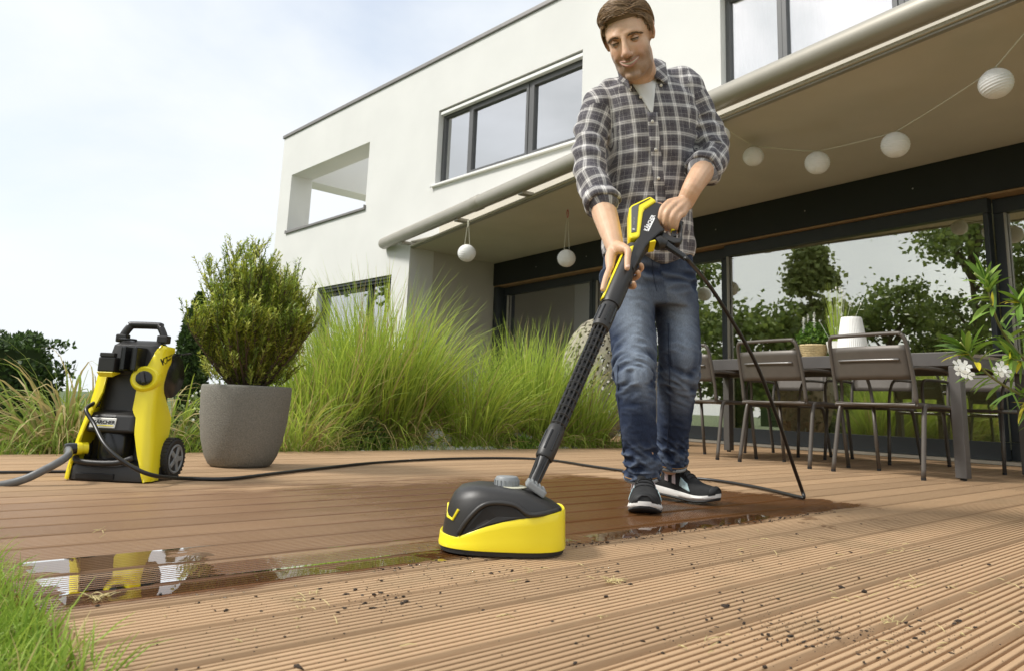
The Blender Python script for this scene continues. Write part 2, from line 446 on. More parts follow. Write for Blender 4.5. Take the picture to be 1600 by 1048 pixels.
# sliding doors: frames, posts, panes
IN = 0.07
def slider(s0, s1, fl, fr, inn):
    o = wallbox('sliding_door', s0, s1, 2.17, 2.30, inn, inn+.09, M_anth)
    wallbox('bottom_rail', s0, s1, .035, .185, inn, inn+.09, M_anth, o)
    wallbox('post', s0, s0+fl, .188, 2.168, inn, inn+.09, M_anth, o, .008); wallbox('post', s1-fr, s1, .188, 2.168, inn, inn+.09, M_anth, o, .008)
    wallbox('pane', s0+fl-.01, s1-fr+.01, .18, 2.18, inn+.04, inn+.048, M_doorglass, o)
    wallbox('glazing_bead', s0+fl, s0+fl+.012, .19, 2.165, inn-.006, inn+.03, M_alu, o)
    return o
d1 = slider(-4.70, -2.45, .09, .07, IN+.1)
d2 = slider(-2.44, .012, .07, .13, IN+.1)
d3 = slider(.014, 2.90, .035, .045, IN)
d4 = slider(2.902, 5.9, .085, .09, IN+.1)
wallbox('door_sill', -4.80, 7.4, .004, .030, -.012, .3, M_alu)
wallbox('door_jamb', -4.80, -4.705, .0, 2.3, .02, .3, M_anth)
wallbox('handle', .22, .25, .92, 1.12, IN-.05, IN-.02, M_anth, d3, .006); wallbox('handle_base', .225, .245, 1.0, 1.03, IN-.02, IN, M_anth, d3)
# awning cassette: long round tube with end cap, sleeve and brackets
A0 = np.array([-10.36, 6.515, 2.835]); A1 = np.array([-1.65, 4.775, 2.835]); aw = (A1-A0)/np.linalg.norm(A1-A0); A1 = A0+aw*12.5
ac = MB().tube([A0, A0+aw*.015, A0+aw*.05, A1], [.055, .08, .092, .092], 28); awn = ac.build('awning_cassette', M_alu, house, T=HO, smooth=True, autos=40)
jn = A0+aw*3.1
MB().tube([jn, jn+aw*.03, jn+aw*.20, jn+aw*.23], [.093, .099, .099, .093], 28).build('sleeve', M_alu, awn, T=HO, smooth=True, autos=40)
for s_ in (.75, 2.62, 4.25, 5.9):
    c = A0+aw*s_; R_ = np.stack([aw, np.cross([0, 0, 1.0], aw), [0, 0, 1.0]], axis=1)
    MB().box((-.05, .0, -.118), (.05, .16, -.075), R_, c).build('bracket', M_alu, awn, T=HO, bev=.006)

# rooms behind the terrace doors
wallbox('interior_floor', -4.7, 7.2, -.02, .002, .32, 5.2, M_roomfloor)
wallbox('interior_ceiling', -4.7, 7.2, 2.55, 2.60, .32, 5.2, M_room)
wallbox('interior_wall', -4.7, 7.2, .004, 2.548, 4.4, 4.5, M_room)
wallbox('interior_wall', -4.69, -4.4, .004, 2.548, .35, 4.88, M_room)
wallbox('interior_wall', 6.9, 7.1, .004, .4, .35, 4.38, M_room)  # kept low: the unseen opening above it is added to light the room
isl = thing('kitchen_island', 'pale green kitchen island with flat fronts seen through terrace glass', 'kitchen island', (-2.9, 9.0, 0), -.1207)
MB().box((-.9, -.4, .10), (2.0, .4, .92), bev=.004).build('carcass', M_cab, isl)
MB().box((-.93, -.43, .923), (2.03, .43, .95)).build('worktop', M_white, isl)
MB().box((-.8, -.33, 0), (1.9, .33, .097)).build('plinth', M_anth, isl)
for k in range(4): MB().box((-.88+k*.72, -.418, .13), (-.17+k*.72, -.402, .90), bev=.003).build('front_panel', M_cab, isl)
shf = thing('open_shelf', 'open oak shelf with baskets beside the kitchen island indoors', 'shelf', (-4.45, 8.75, 0), -.1207)
for z_ in (.05, .45, .85): MB().box((-.5, -.2, z_), (.5, .2, z_+.03)).build('shelf_board', M_wood, shf)
for x_ in (-.52, .0, .50): MB().box((x_, -.2, 0), (x_+.02, .2, .9)).build('upright', M_white, shf)
for x_ in (-.35, .15):
    MB().box((x_, -.15, .083), (x_+.28, .15, .28), bev=.01).build('basket', mat('basket fibre', (.25, .12, .07), .8, var=.3, vscale=40), shf)
tall = thing('tall_cabinet', 'tall pale built in kitchen unit with oven front behind the glass', 'cabinet', (-.6, 10.9, 0), -.1207)
MB().box((-1.5, -.3, .1), (1.3, .3, 2.2)).build('carcass', M_cab, tall)
MB().box((-1.1, -.325, .85), (-.5, -.303, 1.35)).build('oven_door', M_beam, tall); MB().tube([(-1.05, -.36, 1.27), (-.55, -.36, 1.27)], .01).build('oven_handle', M_steel, tall)
def stool(x, y, lab):
    t = thing('bar_stool', lab, 'stool', (x, y, 0), .2, 'bar stools indoors')
    MB().lathe([(0, .66), (.15, .66), (.17, .68), (.17, .70), (.14, .715), (0, .715)], 20).build('seat', M_white, t, smooth=True)
    for k in range(4):
        a = PI/4+k*PI/2; MB().tube([(.10*math.cos(a), .10*math.sin(a), .66), (.2*math.cos(a), .2*math.sin(a), 0)], .011).build('leg', M_white, t)
    MB().tube([(.16*math.cos(a), .16*math.sin(a), .22) for a in np.linspace(0, 2*PI, 17)], .008, 6, False).build('foot_ring', M_steel, t)
for x, y, lb in ((-5.75, 8.75, 'white four legged bar stool indoors standing apart from the shelf'), (-5.25, 8.7, 'white four legged bar stool indoors between the shelf and another stool'), (-4.95, 9.6, 'white four legged bar stool indoors behind the open shelf')): stool(x, y, lb)
# ================================================================== ground and deck
M_lawn = mat('lawn soil and turf', (0.075, 0.105, 0.028), 0.95, var=0.35, vscale=3.0, bump=0.6, bscale=40)
M_soil = mat('bed soil', (0.09, 0.07, 0.045), 0.95, var=0.4, vscale=14, bump=1.0, bscale=50)
M_joist = mat('dark gap below boards', (0.03, 0.022, 0.016), 0.9)
M_gravel = mat('white pebble', (0.62, 0.61, 0.57), 0.7, var=0.12, vscale=12, objvar=.12)
def grid_sheet(name, x0, x1, y0, y1, z, m, n=40, amp=0.0):
    vs_ = []; fs = []
    for i in range(n+1):
        for j in range(n+1):
            x = x0+(x1-x0)*i/n; y = y0+(y1-y0)*j/n
            vs_.append((x, y, z+amp*noise.noise((x*.8, y*.8, 3.1))))
    for i in range(n):
        for j in range(n):
            a = i*(n+1)+j; fs.append((a, a+n+1, a+n+2, a+1))
    return MB().add(vs_, fs).build(name, m, smooth=True)
struct(grid_sheet('lawn', -900, 900, -900, 900, -.10, M_lawn, 8))
struct(grid_sheet('planting_bed', -9.6, -4.40, 1.75, 6.55, -.045, M_soil, 60, .03))

# deck: reeded boards along y, in two lengths meeting at a slanting seam
def deck_material():
    m, n, l, b = _new('composite decking')
    def mth(op, a, c=None, d=None):
        q = n.new('ShaderNodeMath'); q.operation = op
        for i, s_ in enumerate((a, c, d)):
            if s_ is None: continue
            if isinstance(s_, (int, float)): q.inputs[i].default_value = s_
            else: l.new(s_, q.inputs[i])
        return q.outputs[0]
    def ss(val, e0, e1):
        r_ = n.new('ShaderNodeMapRange'); r_.interpolation_type = 'SMOOTHSTEP'
        r_.inputs[1].default_value = e0; r_.inputs[2].default_value = e1; l.new(val, r_.inputs[0]); return r_.outputs[0]
    def nz(scale, vec, det=5, rough=.55):
        t = n.new('ShaderNodeTexNoise'); t.inputs['Scale'].default_value = scale; t.inputs['Detail'].default_value = det; t.inputs['Roughness'].default_value = rough
        l.new(vec, t.inputs['Vector']); return t.outputs['Fac']
    geo = n.new('ShaderNodeNewGeometry'); sp = n.new('ShaderNodeSeparateXYZ'); l.new(geo.outputs['Position'], sp.inputs[0])
    X, Y, Z = sp.outputs
    st = n.new('ShaderNodeMapping'); st.inputs['Scale'].default_value = (9, .55, 9); l.new(geo.outputs['Position'], st.inputs['Vector'])
    grain = nz(14, st.outputs['Vector'], 6, .65)
    big = nz(1.7, geo.outputs['Position'], 4)
    mid = nz(7, geo.outputs['Position'], 6, .6)
    st2 = n.new('ShaderNodeMapping'); st2.inputs['Scale'].default_value = (2.2, .8, 1); l.new(geo.outputs['Position'], st2.inputs['Vector'])
    edge = nz(5.5, st2.outputs['Vector'], 7, .62)
    e = mth('MULTIPLY', mth('SUBTRACT', edge, .5), .55)
    # wet trail of the cleaner: near edge runs along one board gap, the far side dries out gradually
    xe = mth('ADD', X, mth('MULTIPLY', e, .25))
    near_in = mth('SUBTRACT', 1, ss(xe, -1.315, -1.285))
    far_in = ss(mth('ADD', X, mth('MULTIPLY', e, 1.3)), -2.95, -2.5)
    yend = ss(mth('ADD', mth('ADD', Y, mth('MULTIPLY', mth('ADD', X, 1.28), -.15)), mth('MULTIPLY', e, 1.1)), 3.06, 3.16)
    wet = mth('MULTIPLY', mth('MULTIPLY', near_in, far_in), mth('SUBTRACT', 1, yend))
    damp_left = ss(mth('ADD', Y, mth('MULTIPLY', e, 1.8)), .75, 1.75)          # older part of the trail is half dry
    wet = mth('MULTIPLY', wet, mth('ADD', .55, mth('MULTIPLY', damp_left, .45)))
    # soaked board next to the dirt and a few splashes beyond
    soak = mth('MULTIPLY', mth('MULTIPLY', ss(xe, -1.56, -1.50), mth('SUBTRACT', 1, ss(xe, -1.325, -1.30))), mth('SUBTRACT', 1, ss(Y, 1.45, 1.8)))
    spl = mth('MULTIPLY', mth('GREATER_THAN', mid, .62), mth('MULTIPLY', mth('SUBTRACT', 1, ss(X, -1.06, -.92)), mth('MULTIPLY', ss(Y, 1.9, 2.2), mth('SUBTRACT', 1, ss(Y, 2.9, 3.3)))))
    spl = mth('MULTIPLY', spl, ss(X, -1.36, -1.26))
    wet = mth('MAXIMUM', mth('MAXIMUM', wet, mth('MULTIPLY', soak, 1.0)), mth('MULTIPLY', spl, .55))
    oi = n.new('ShaderNodeObjectInfo')
    c1 = n.new('ShaderNodeMix'); c1.data_type = 'RGBA'; c1.inputs[6].default_value = (.345, .21, .112, 1); c1.inputs[7].default_value = (.52, .365, .22, 1)
    l.new(mth('ADD', mth('MULTIPLY', grain, .6), mth('MULTIPLY', big, .4)), c1.inputs[0])
    bri = mth('ADD', .82, mth('MULTIPLY', oi.outputs['Random'], .3))
    c2 = n.new('ShaderNodeMix'); c2.data_type = 'RGBA'; c2.blend_type = 'MULTIPLY'; c2.inputs[0].default_value = 1
    l.new(c1.outputs[2], c2.inputs[6]); l.new(bri, c2.inputs[7])
    # grime on the uncleaned side
    gr = mth('MULTIPLY', ss(mth('ADD', mth('MULTIPLY', mid, .6), mth('MULTIPLY', big, .4)), .50, .66), mth('MULTIPLY', ss(X, -1.28, -1.2), .5))
    c3 = n.new('ShaderNodeMix'); c3.data_type = 'RGBA'; c3.inputs[7].default_value = (.30, .21, .12, 1)
    l.new(gr, c3.inputs[0]); l.new(c2.outputs[2], c3.inputs[6])
    c4 = n.new('ShaderNodeMix'); c4.data_type = 'RGBA'; c4.inputs[7].default_value = (.150, .062, .020, 1)
    l.new(mth('MULTIPLY', wet, .95), c4.inputs[0]); l.new(c3.outputs[2], c4.inputs[6])
    l.new(c4.outputs[2], b.inputs['Base Color'])
    l.new(mth('SUBTRACT', .72, mth('MULTIPLY', wet, .53)), b.inputs['Roughness'])
    l.new(mth('ADD', .18, mth('MULTIPLY', wet, .30)), b.inputs['Specular IOR Level'])
    bp = n.new('ShaderNodeBump'); bp.inputs['Strength'].default_value = .35; bp.inputs['Distance'].default_value = .002
    l.new(grain, bp.inputs['Height']); l.new(bp.outputs['Normal'], b.inputs['Normal'])
    return m
M_deck = deck_material()
PITCHB, BW, GAP0 = .1456, .1375, -.977
def board_mesh():
    nr = 9; p = BW/nr; prof = []
    prof.append((-BW/2, -.045))
    for k in range(nr):
        a = -BW/2+k*p
        lo = -.0068 if 0 < k else -.003
        prof += [(a+.0021, lo), (a+.0030, -.0008), (a+.0042, 0), (a+p-.0042, 0), (a+p-.0030, -.0008), (a+p-.0021, -.0068)] if 0 < k < nr-1 else \
                ([(a+.0004, -.010), (a+.0035, -.0055), (a+.0065, -.0012), (a+.0085, 0), (a+p-.0042, 0), (a+p-.0030, -.0008), (a+p-.0021, -.0068)] if k == 0 else [(a+.0021, -.0068), (a+.0030, -.0008), (a+.0042, 0), (a+p-.0085, 0), (a+p-.0065, -.0012), (a+p-.0035, -.0055), (a+p-.0004, -.010)])
    prof.append((BW/2, -.045))
    n_ = len(prof)
    b = MB(); b.add([(x, 0, z) for x, z in prof]+[(x, 1, z) for x, z in prof], [(j, j+1, j+1+n_, j+n_) for j in range(n_-1)]+[tuple(range(n_)), tuple(range(n_, 2*n_))[::-1]])
    return b
seam = lambda x: 5.085-.207*(x+3.39)
deck = struct(MB().add([(-7.2, .30, -.07), (2.2, .30, -.07), (2.2, 8.0, -.07), (-7.2, 8.0, -.07)], [(0, 1, 2, 3)]).build('deck', M_joist))
_b0 = board_mesh().build('deck_board', M_deck, deck); bmesh_board = _b0.data; bpy.data.objects.remove(_b0)
random.seed(4)
for k in range(-16, 40):
    xc = GAP0-PITCHB*k-PITCHB/2
    if xc > 1.6 or xc < -6.9: continue
    ys = seam(xc)
    yd = Q0[1]+(xc-Q0[0])*uR[1]/uR[0]-.02
    near = xc > -4.40
    for y0, y1, ok in ((.30+random.uniform(-.012, .012), ys-.006, near), (ys+.006, yd, near or xc > -6.9)):
        if not ok: continue
        if not near: y0 = 5.75
        o = link('deck_board', bmesh_board, deck, (xc+random.uniform(-.0008, .0008), y0, random.uniform(-.0006, .0003))); o.scale = (1, y1-y0, 1)
MB().box((-4.43, .30, -.09), (-4.412, 5.6, -.004)).build('edge_board', M_deck, deck)

# standing water left by the cleaner
M_water = glass('standing water', (.93, .92, .88), 1.33, .015, 0.0, 9.0)
def water_strip(x0, x1, y0, y1, z, seed):
    """thin film with a torn outline; ox holes where rib tops stay dry"""
    nx, ny = max(6, int((x1-x0)/.0052)), max(24, int((y1-y0)/.007)); V = []; F = []; keep = []
    for i in range(ny+1):
        for j in range(nx+1):
            x, y = x0+(x1-x0)*j/nx, y0+(y1-y0)*i/ny
            e = min((x-x0)/.018, (x1-x)/.018, (y-y0)/.10+.25, (y1-y)/.22)
            k = e+.9*noise.noise((x*22, y*7, seed))+.55*noise.noise((x*70, y*16, seed+5)); V.append((x, y, z)); keep.append(k > .12)
    for i in range(ny):
        for j in range(nx):
            q = (i*(nx+1)+j, i*(nx+1)+j+1, (i+1)*(nx+1)+j+1, (i+1)*(nx+1)+j)
            if sum(keep[t] for t in q) >= 3: F.append(q)
    b = MB().add(V, F); o = b.build('puddle', M_water, smooth=True)
    bm = bmesh.new(); bm.from_mesh(o.data); bmesh.ops.delete(bm, geom=[v for v in bm.verts if not v.link_faces], context='VERTS')
    for _ in range(2): bmesh.ops.smooth_vert(bm, verts=[v for v in bm.verts if v.is_boundary], factor=.5, use_axis_x=True, use_axis_y=True)
    bm.to_mesh(o.data); bm.free(); return struct(o)
for k, (a, c, y0, y1, z) in enumerate([(-1.698, -1.556, .33, .66, .0012), (-1.552, -1.406, .33, .62, -.0006), (-1.402, -1.325, .33, .86, .0012), (-1.400, -1.320, .80, 1.25, .0008), (-1.405, -1.30, 1.0, 1.5, .0008), (-1.552, -1.41, .60, 1.2, -.0012), (-1.385, -1.29, 1.5, 2.4, .0004), (-1.698, -1.56, .62, 1.1, -.0014), (-1.845, -1.70, .34, .75, -.0014)]):
    water_strip(a, c, y0, y1, z, k*3.7)

# loose soil and dry grass on the uncleaned boards
M_dirt = mat('soil crumb', (.034, .023, .015), .95, var=.4, vscale=60, bump=.6, bscale=200)
M_straw = mat('dry grass bits', (.52, .43, .20), .8, var=.2, vscale=30)
rng = random.Random(11)
ico = bmesh.new(); bmesh.ops.create_icosphere(ico, subdivisions=1, radius=1); ico.verts.index_update()
IV = [np.array(v.co) for v in ico.verts]; IF = [[v.index for v in f.verts] for f in ico.faces]; ico.free()
dirt = MB()
def crumb(x, y, s):
    sq = np.array([rng.uniform(.5, 2.2), rng.uniform(.5, 1.2), rng.uniform(.4, .75)])*s; R_ = rotz(rng.uniform(0, 6))
    dirt.add([R_ @ (v*sq*rng.uniform(.55, 1.35))+np.array([x, y, s*.3]) for v in IV], IF)
def crumbs_at(px, py, cnt, sx, sy, s0, s1):
    for _ in range(cnt):
        g_ = gnd(px+rng.gauss(0, sx), py+rng.gauss(0, sy))
        if g_[0] < -1.27 or g_[0] > 0: continue
        crumb(g_[0], g_[1], .8*s0*(s1/s0)**(rng.random()**2.6))
for a in [(1285, 985, 90, 70, 16, .0010, .0050), (1390, 995, 70, 60, 20, .0010, .0045), (590, 940, 90, 50, 14, .0010, .0055), (1120, 880, 70, 70, 14, .0009, .0045), (1060, 850, 45, 60, 6, .0009, .004), (960, 890, 40, 120, 14, .0010, .0045), (1180, 960, 60, 90, 25, .0011, .005), (760, 900, 45, 90, 16, .0009, .004), (640, 900, 50, 60, 10, .0009, .004), (1430, 880, 45, 110, 26, .0009, .004), (420, 1000, 25, 90, 20, .001, .004), (870, 960, 45, 130, 40, .001, .0045), (1300, 870, 40, 120, 22, .0009, .004), (1480, 980, 70, 60, 30, .001, .004), (350, 940, 25, 80, 12, .001, .004), (1100, 1010, 40, 130, 25, .001, .0045)]:
    crumbs_at(*a); crumbs_at(a[0], a[1], a[2]*3, a[3]*.8, a[4]*.9, .0004, .0013)
for px, py, s in [(965, 893, .0075), (1350, 925, .0085), (1545, 882, .007), (1160, 862, .006), (1050, 858, .006), (250, 929, .0085), (152, 946, .006), (353, 954, .005), (466, 1043, .008), (1104, 968, .006), (1112, 966, .005), (1132, 947, .008), (1138, 946, .006), (555, 921, .006), (540, 928, .005), (780, 893, .004), (948, 932, .006), (1342, 903, .006), (1452, 874, .005), (1275, 855, .005), (1245, 834, .005), (1345, 818, .005), (1503, 883, .005), (445, 995, .005), (688, 926, .005), (628, 943, .0075), (634, 940, .006), (528, 957, .006), (1230, 1000, .006), (1270, 1010, .006), (1195, 1043, .008), (310, 1043, .004), (1497, 970, .006), (1491, 974, .006), (1350, 1035, .005), (900, 1005, .005)]:
    g_ = gnd(px, py); crumb(g_[0], g_[1], s*.62)
for k in range(170): crumb(-1.282+rng.gauss(0, .011), rng.uniform(1.38, 2.75), rng.uniform(.0008, .0034))
for k in range(70): crumb(-1.305+rng.gauss(0, .012), rng.uniform(.85, 1.4), rng.uniform(.0008, .0026))
struct(dirt.build('soil_crumbs', M_dirt), 'stuff')
straw = MB()
for px, py, cnt, sp in [(958, 908, 26, 8), (1415, 912, 16, 14), (1390, 972, 12, 10), (478, 936, 8, 12), (470, 950, 4, 6), (785, 915, 4, 30), (790, 965, 4, 10), (1180, 850, 6, 30), (940, 965, 4, 6), (1300, 885, 5, 60), (1550, 930, 12, 40), (1390, 860, 10, 20), (1470, 990, 8, 60), (520, 985, 5, 60), (155, 935, 18, 10), (155, 833, 6, 8), (1090, 1010, 8, 30), (350, 985, 5, 40), (870, 890, 5, 40), (1330, 940, 6, 30)]:
    for _ in range(cnt):
        g_ = gnd(px+rng.gauss(0, sp), py+rng.gauss(0, sp*.35)); a = rng.uniform(0, 6.3); L = rng.uniform(.006, .022); d = np.array([math.cos(a), math.sin(a), rng.uniform(-.05, .45)]); z0 = .0015
        p0 = np.array([g_[0], g_[1], z0]); straw.tube([p0, p0+d*L*.5+np.array([0, 0, .001]), p0+d*L+np.array([rng.uniform(-.004, .004), 0, 0])], [.0006, .0008, .0003], 4)
struct(straw.build('dry_grass_bits', M_straw), 'stuff')
M_bead = glass('water bead', (.9, .88, .84), 1.33, .02)
bd = MB(); BT = [v for v in IV]
for k in range(130):
    if k < 50: a = rng.uniform(2.6, 6.9); g_ = np.array([-1.255, 1.165])+np.array([math.cos(a), math.sin(a)])*rng.uniform(.165, .24)
    else: g_ = np.array([-1.30+abs(rng.gauss(0, .03))*rng.choice((-1, .6)), rng.uniform(.5, 2.6)])
    s = rng.uniform(.0009, .0028); bd.add([np.array([g_[0]+v[0]*s*1.3, g_[1]+v[1]*s*1.3, .0008+max(-.2, v[2])*s*.7]) for v in IV], IF)
struct(bd.build('water_beads', M_bead, smooth=True), 'stuff')
# ================================================================== plants
def V3(*a): return np.array(a, float)
def blade(b, p, d, L, w, droop, col0, col1, seg=6, twist=0.0, wob=0.0, rnd=random):
    """one arching leaf ribbon; d = start direction, droop bends it down"""
    d = d/np.linalg.norm(d); side = np.cross(d, V3(0, 0, 1)); side = side/np.linalg.norm(side) if np.linalg.norm(side) > 1e-4 else V3(1, 0, 0)
    ca, sa = math.cos(twist), math.sin(twist)
    vs_ = []; cs = []; q = p.copy(); up = np.cross(side, d)
    s2 = side*ca+up*sa; ww = V3(rnd.uniform(-1, 1), rnd.uniform(-1, 1), 0)*wob
    for i in range(seg+1):
        t = i/seg; w_ = w*(.35+.65*min(1, 3*t))*(1-t**2.2)+.0002
        vs_ += [q-s2*w_, q+s2*w_]; c = np.array(col0)*(1-t)+np.array(col1)*t; cs += [tuple(c)]*2
        d = d+V3(0, 0, -1)*droop*(.4+1.6*t)/seg+ww/seg; d = d/np.linalg.norm(d); q = q+d*(L/seg)
    b.add(vs_, [(2*i, 2*i+1, 2*i+3, 2*i+2) for i in range(seg)], cs)
M_grass = mat('ornamental grass leaf', (1, 1, 1), .55, attr=True, trans=.38, spec=.3)
M_leaf = mat('shrub leaf', (1, 1, 1), .55, attr=True, trans=.25, spec=.35)
M_bark = mat('bark', (.10, .07, .045), .9, var=.3, vscale=30, bump=.8, bscale=60)
M_flower = mat('white petal', (.82, .82, .76), .6, trans=.3)
G_hi, G_mid, G_lo, STRAW, TAN = (.50, .62, .085), (.34, .47, .07), (.20, .31, .045), (.55, .45, .19), (.36, .27, .12)

def grass_clump(name, label, cx, cy, rad_, n_, Lr, lean, droop, straw=.12, w=.0045, seed=0, z=-.03, hi=G_hi, group='grass clumps in the planting bed', low=True):
    rnd = random.Random(seed); t = thing(name, label, 'grass', (cx, cy, z), 0, group)
    b = MB()
    for i in range(n_):
        a = rnd.uniform(0, 2*PI); r_ = rad_*math.sqrt(rnd.random()); L = rnd.uniform(*Lr)*(1-.25*(r_/rad_)**2)
        aa = a+rnd.gauss(0, .5); k = lean*(.25+.9*r_/rad_)*rnd.uniform(.4, 1.3)
        d = V3(math.cos(aa)*k, math.sin(aa)*k, 1)
        if rnd.random() < straw: c0, c1 = TAN, STRAW
        else:
            m_ = rnd.random(); base = np.array(G_lo)*(1-m_)+np.array(hi)*m_; c0, c1 = tuple(base*.85+np.array(TAN)*.15), tuple(base*1.1+np.array(STRAW)*.12*rnd.random())
        blade(b, V3(math.cos(a)*r_, math.sin(a)*r_, 0), d, L, w*rnd.uniform(.6, 1.2), droop*rnd.uniform(.5, 1.6), c0, c1, 7, rnd.uniform(-1.2, 1.2), .25, rnd)
    struct(b.build('leaves', M_grass, t), 'stuff')
    if low:
        b = MB()
        for i in range(n_//3):      # short dead and young blades round the foot
            a = rnd.uniform(0, 2*PI); r_ = rad_*rnd.uniform(.4, 1.25); d = V3(math.cos(a)*.7+rnd.gauss(0, .4), math.sin(a)*.7+rnd.gauss(0, .4), 1)
            dead = rnd.random() < .62; m_ = rnd.random(); base = np.array(G_lo)*(1-m_)+np.array(hi)*m_
            blade(b, V3(math.cos(a)*r_, math.sin(a)*r_, 0), d, rnd.uniform(.25, .55)*Lr[1], w*.85, rnd.uniform(1.0, 3.2), TAN if dead else tuple(base), STRAW if dead else tuple(base*1.1), 6, rnd.uniform(-1, 1), .5, rnd)
        struct(b.build('dry_leaves', M_grass, t), 'stuff')
    return t
grass_clump('ornamental_grass', 'tall bright green fountain grass clump in front of the shaded side wall', -5.15, 3.30, .34, 1500, (.95, 1.56), .45, .70, .11, .0056, 1)
grass_clump('ornamental_grass', 'tall fountain grass clump beside the potted yew at the deck edge', -5.05, 2.80, .26, 800, (.75, 1.22), .42, .9, .14, .0056, 2)
grass_clump('ornamental_grass', 'mid height feathery grass clump right of the tallest clump', -5.0, 4.05, .34, 1100, (.65, 1.12), .55, 1.25, .12, .0052, 3)
grass_clump('ornamental_grass', 'leafy light green grass clump behind the cleaning lance', -4.95, 4.75, .30, 900, (.80, 1.30), .32, .7, .05, .0058, 4, hi=(.52, .66, .10))
grass_clump('ornamental_grass', 'broad leaved grass clump at the foot of the perforated stone ball', -4.85, 5.25, .26, 420, (.55, .98), .40, .9, .08, .0070, 5, hi=(.46, .60, .09))
grass_clump('ornamental_grass', 'low arching tuft of mixed green and dry blades under the yew pot', -4.75, 2.35, .30, 480, (.35, .68), .7, 1.4, .3, .004, 6)
grass_clump('ornamental_grass', 'half withered reed clump with curling leaves behind the yellow washer', -4.85, 1.12, .24, 330, (.50, .88), .75, 2.0, .42, .0085, 7, group=None, hi=(.30, .38, .08))
grass_clump('ornamental_grass', 'small dry reed clump between the washer and the column cypress', -4.9, 1.62, .20, 150, (.45, .85), .7, 1.7, .38, .0065, 8, group=None)
# white pebbles glimpsed between the clumps
rnd = random.Random(5); peb = MB()
for i in range(420):
    y = rnd.choice([rnd.gauss(3.62, .14), rnd.gauss(4.5, .2), rnd.gauss(3.9, .5)]); x = -4.55-abs(rnd.gauss(0, .16)); s = rnd.uniform(.012, .035)
    sq = np.array([rnd.uniform(.8, 1.4), rnd.uniform(.8, 1.4), rnd.uniform(.5, .8)])*s; R_ = rotz(rnd.uniform(0, 6))
    peb.add([R_ @ (v*sq)+np.array([x, y, -.02+s*.4]) for v in IV], IF)
struct(peb.build('white_pebbles', M_gravel, smooth=True), 'stuff')
for x, y, s, lab in ((-4.95, 3.66, .15, 'large pale boulder between the two tallest grass clumps'), (-4.85, 4.52, .12, 'pale boulder under the light green grass behind the lance')):
    bm = bmesh.new(); bmesh.ops.create_icosphere(bm, subdivisions=4, radius=1)
    for v in bm.verts:
        k = 1+.22*noise.noise(Vector(v.co)*1.6+Vector((x, y, 0)))+.05*noise.noise(Vector(v.co)*6); v.co = Vector((v.co.x*s*k*1.3, v.co.y*s*k, v.co.z*s*k*.9))
    me = bpy.data.meshes.new('boulder'); bm.to_mesh(me); bm.free(); me.materials.append(M_gravel); me.polygons.foreach_set('use_smooth', [True]*len(me.polygons))
    tag(link('boulder', me, None, (x, y, .02)), lab, 'boulder')
# perforated stone-look garden lamp
ls = MB(); n_, k_ = 40, 26
bm = bmesh.new(); bmesh.ops.create_icosphere(bm, subdivisions=5, radius=.37)
rnd = random.Random(9)
kill = []
for f in bm.faces:
    c = f.calc_center_median()
    if noise.noise(c*46) > .17: kill.append(f)
bmesh.ops.delete(bm, geom=kill, context='FACES')
for v in bm.verts: v.co.z *= 1.75; v.co *= 1+.02*noise.noise(v.co*9)
me = bpy.data.meshes.new('lamp_ball'); bm.to_mesh(me); bm.free()
M_stone = mat('pale cast stone', (.36, .33, .25), .9, var=.25, vscale=25, bump=.6, bscale=120)
me.materials.append(M_stone); lamp = link('perforated_garden_ball', me, None, tuple(at(932, 575, 8.0)*np.array([1, 1, 0])+np.array([0, 0, .62]))); md = lamp.modifiers.new('solid', 'SOLIDIFY'); md.thickness = .02
tag(lamp, 'pale perforated stone ball behind the grass beside the man', 'garden ornament')

# close lawn blades
def lawn_patch(name, x0, x1, y0, y1, n_, h0, h1, w, seed, edge=None):
    rnd = random.Random(seed); b = MB()
    for i in range(n_):
        x, y = rnd.uniform(x0, x1), rnd.uniform(y0, y1)
        if edge and not edge(x, y, rnd): continue
        m_ = rnd.random(); base = np.array((.20, .33, .04))*(1-m_)+np.array((.36, .47, .07))*m_
        if rnd.random() < .07: base = np.array(STRAW)
        a = rnd.uniform(0, 6.3); k = rnd.uniform(.1, .75)
        blade(b, V3(x, y, -.045), V3(math.cos(a)*k, math.sin(a)*k, 1), rnd.uniform(h0, h1), w*rnd.uniform(.6, 1.2), rnd.uniform(.3, 1.5), tuple(base*.8), tuple(base*1.1), 4, rnd.uniform(-1.2, 1.2), .3, rnd)
    return struct(b.build(name, M_grass), 'stuff')
lawn_patch('lawn_grass', -3.6, -.95, -.25, .335, 21000, .06, .115, .0017, 21, lambda x, y, r: y < .300)
lawn_patch('lawn_grass', -8.5, -4.42, -.4, 1.9, 9000, .08, .17, .0026, 22)
lawn_patch('lawn_grass', -4.75, -4.42, .2, 6.0, 2200, .08, .22, .0024, 23)

def leaf_cloud(b, pts, size, cols, rnd, up=.4, asp=.35):
    """small leaf quads at the points"""
    for p in pts:
        d = V3(rnd.gauss(0, 1), rnd.gauss(0, 1), rnd.gauss(up, 1)); d /= np.linalg.norm(d); s = np.cross(d, V3(rnd.gauss(0, 1), rnd.gauss(0, 1), rnd.gauss(0, 1))); s /= np.linalg.norm(s)
        L = size*rnd.uniform(.6, 1.3); w = L*asp; c = cols[int(rnd.random()*len(cols))]; k = rnd.uniform(.75, 1.2)
        b.add([p, p+d*L*.5+s*w, p+d*L, p+d*L*.5-s*w], [(0, 1, 2, 3)], tuple(np.array(c)*k))

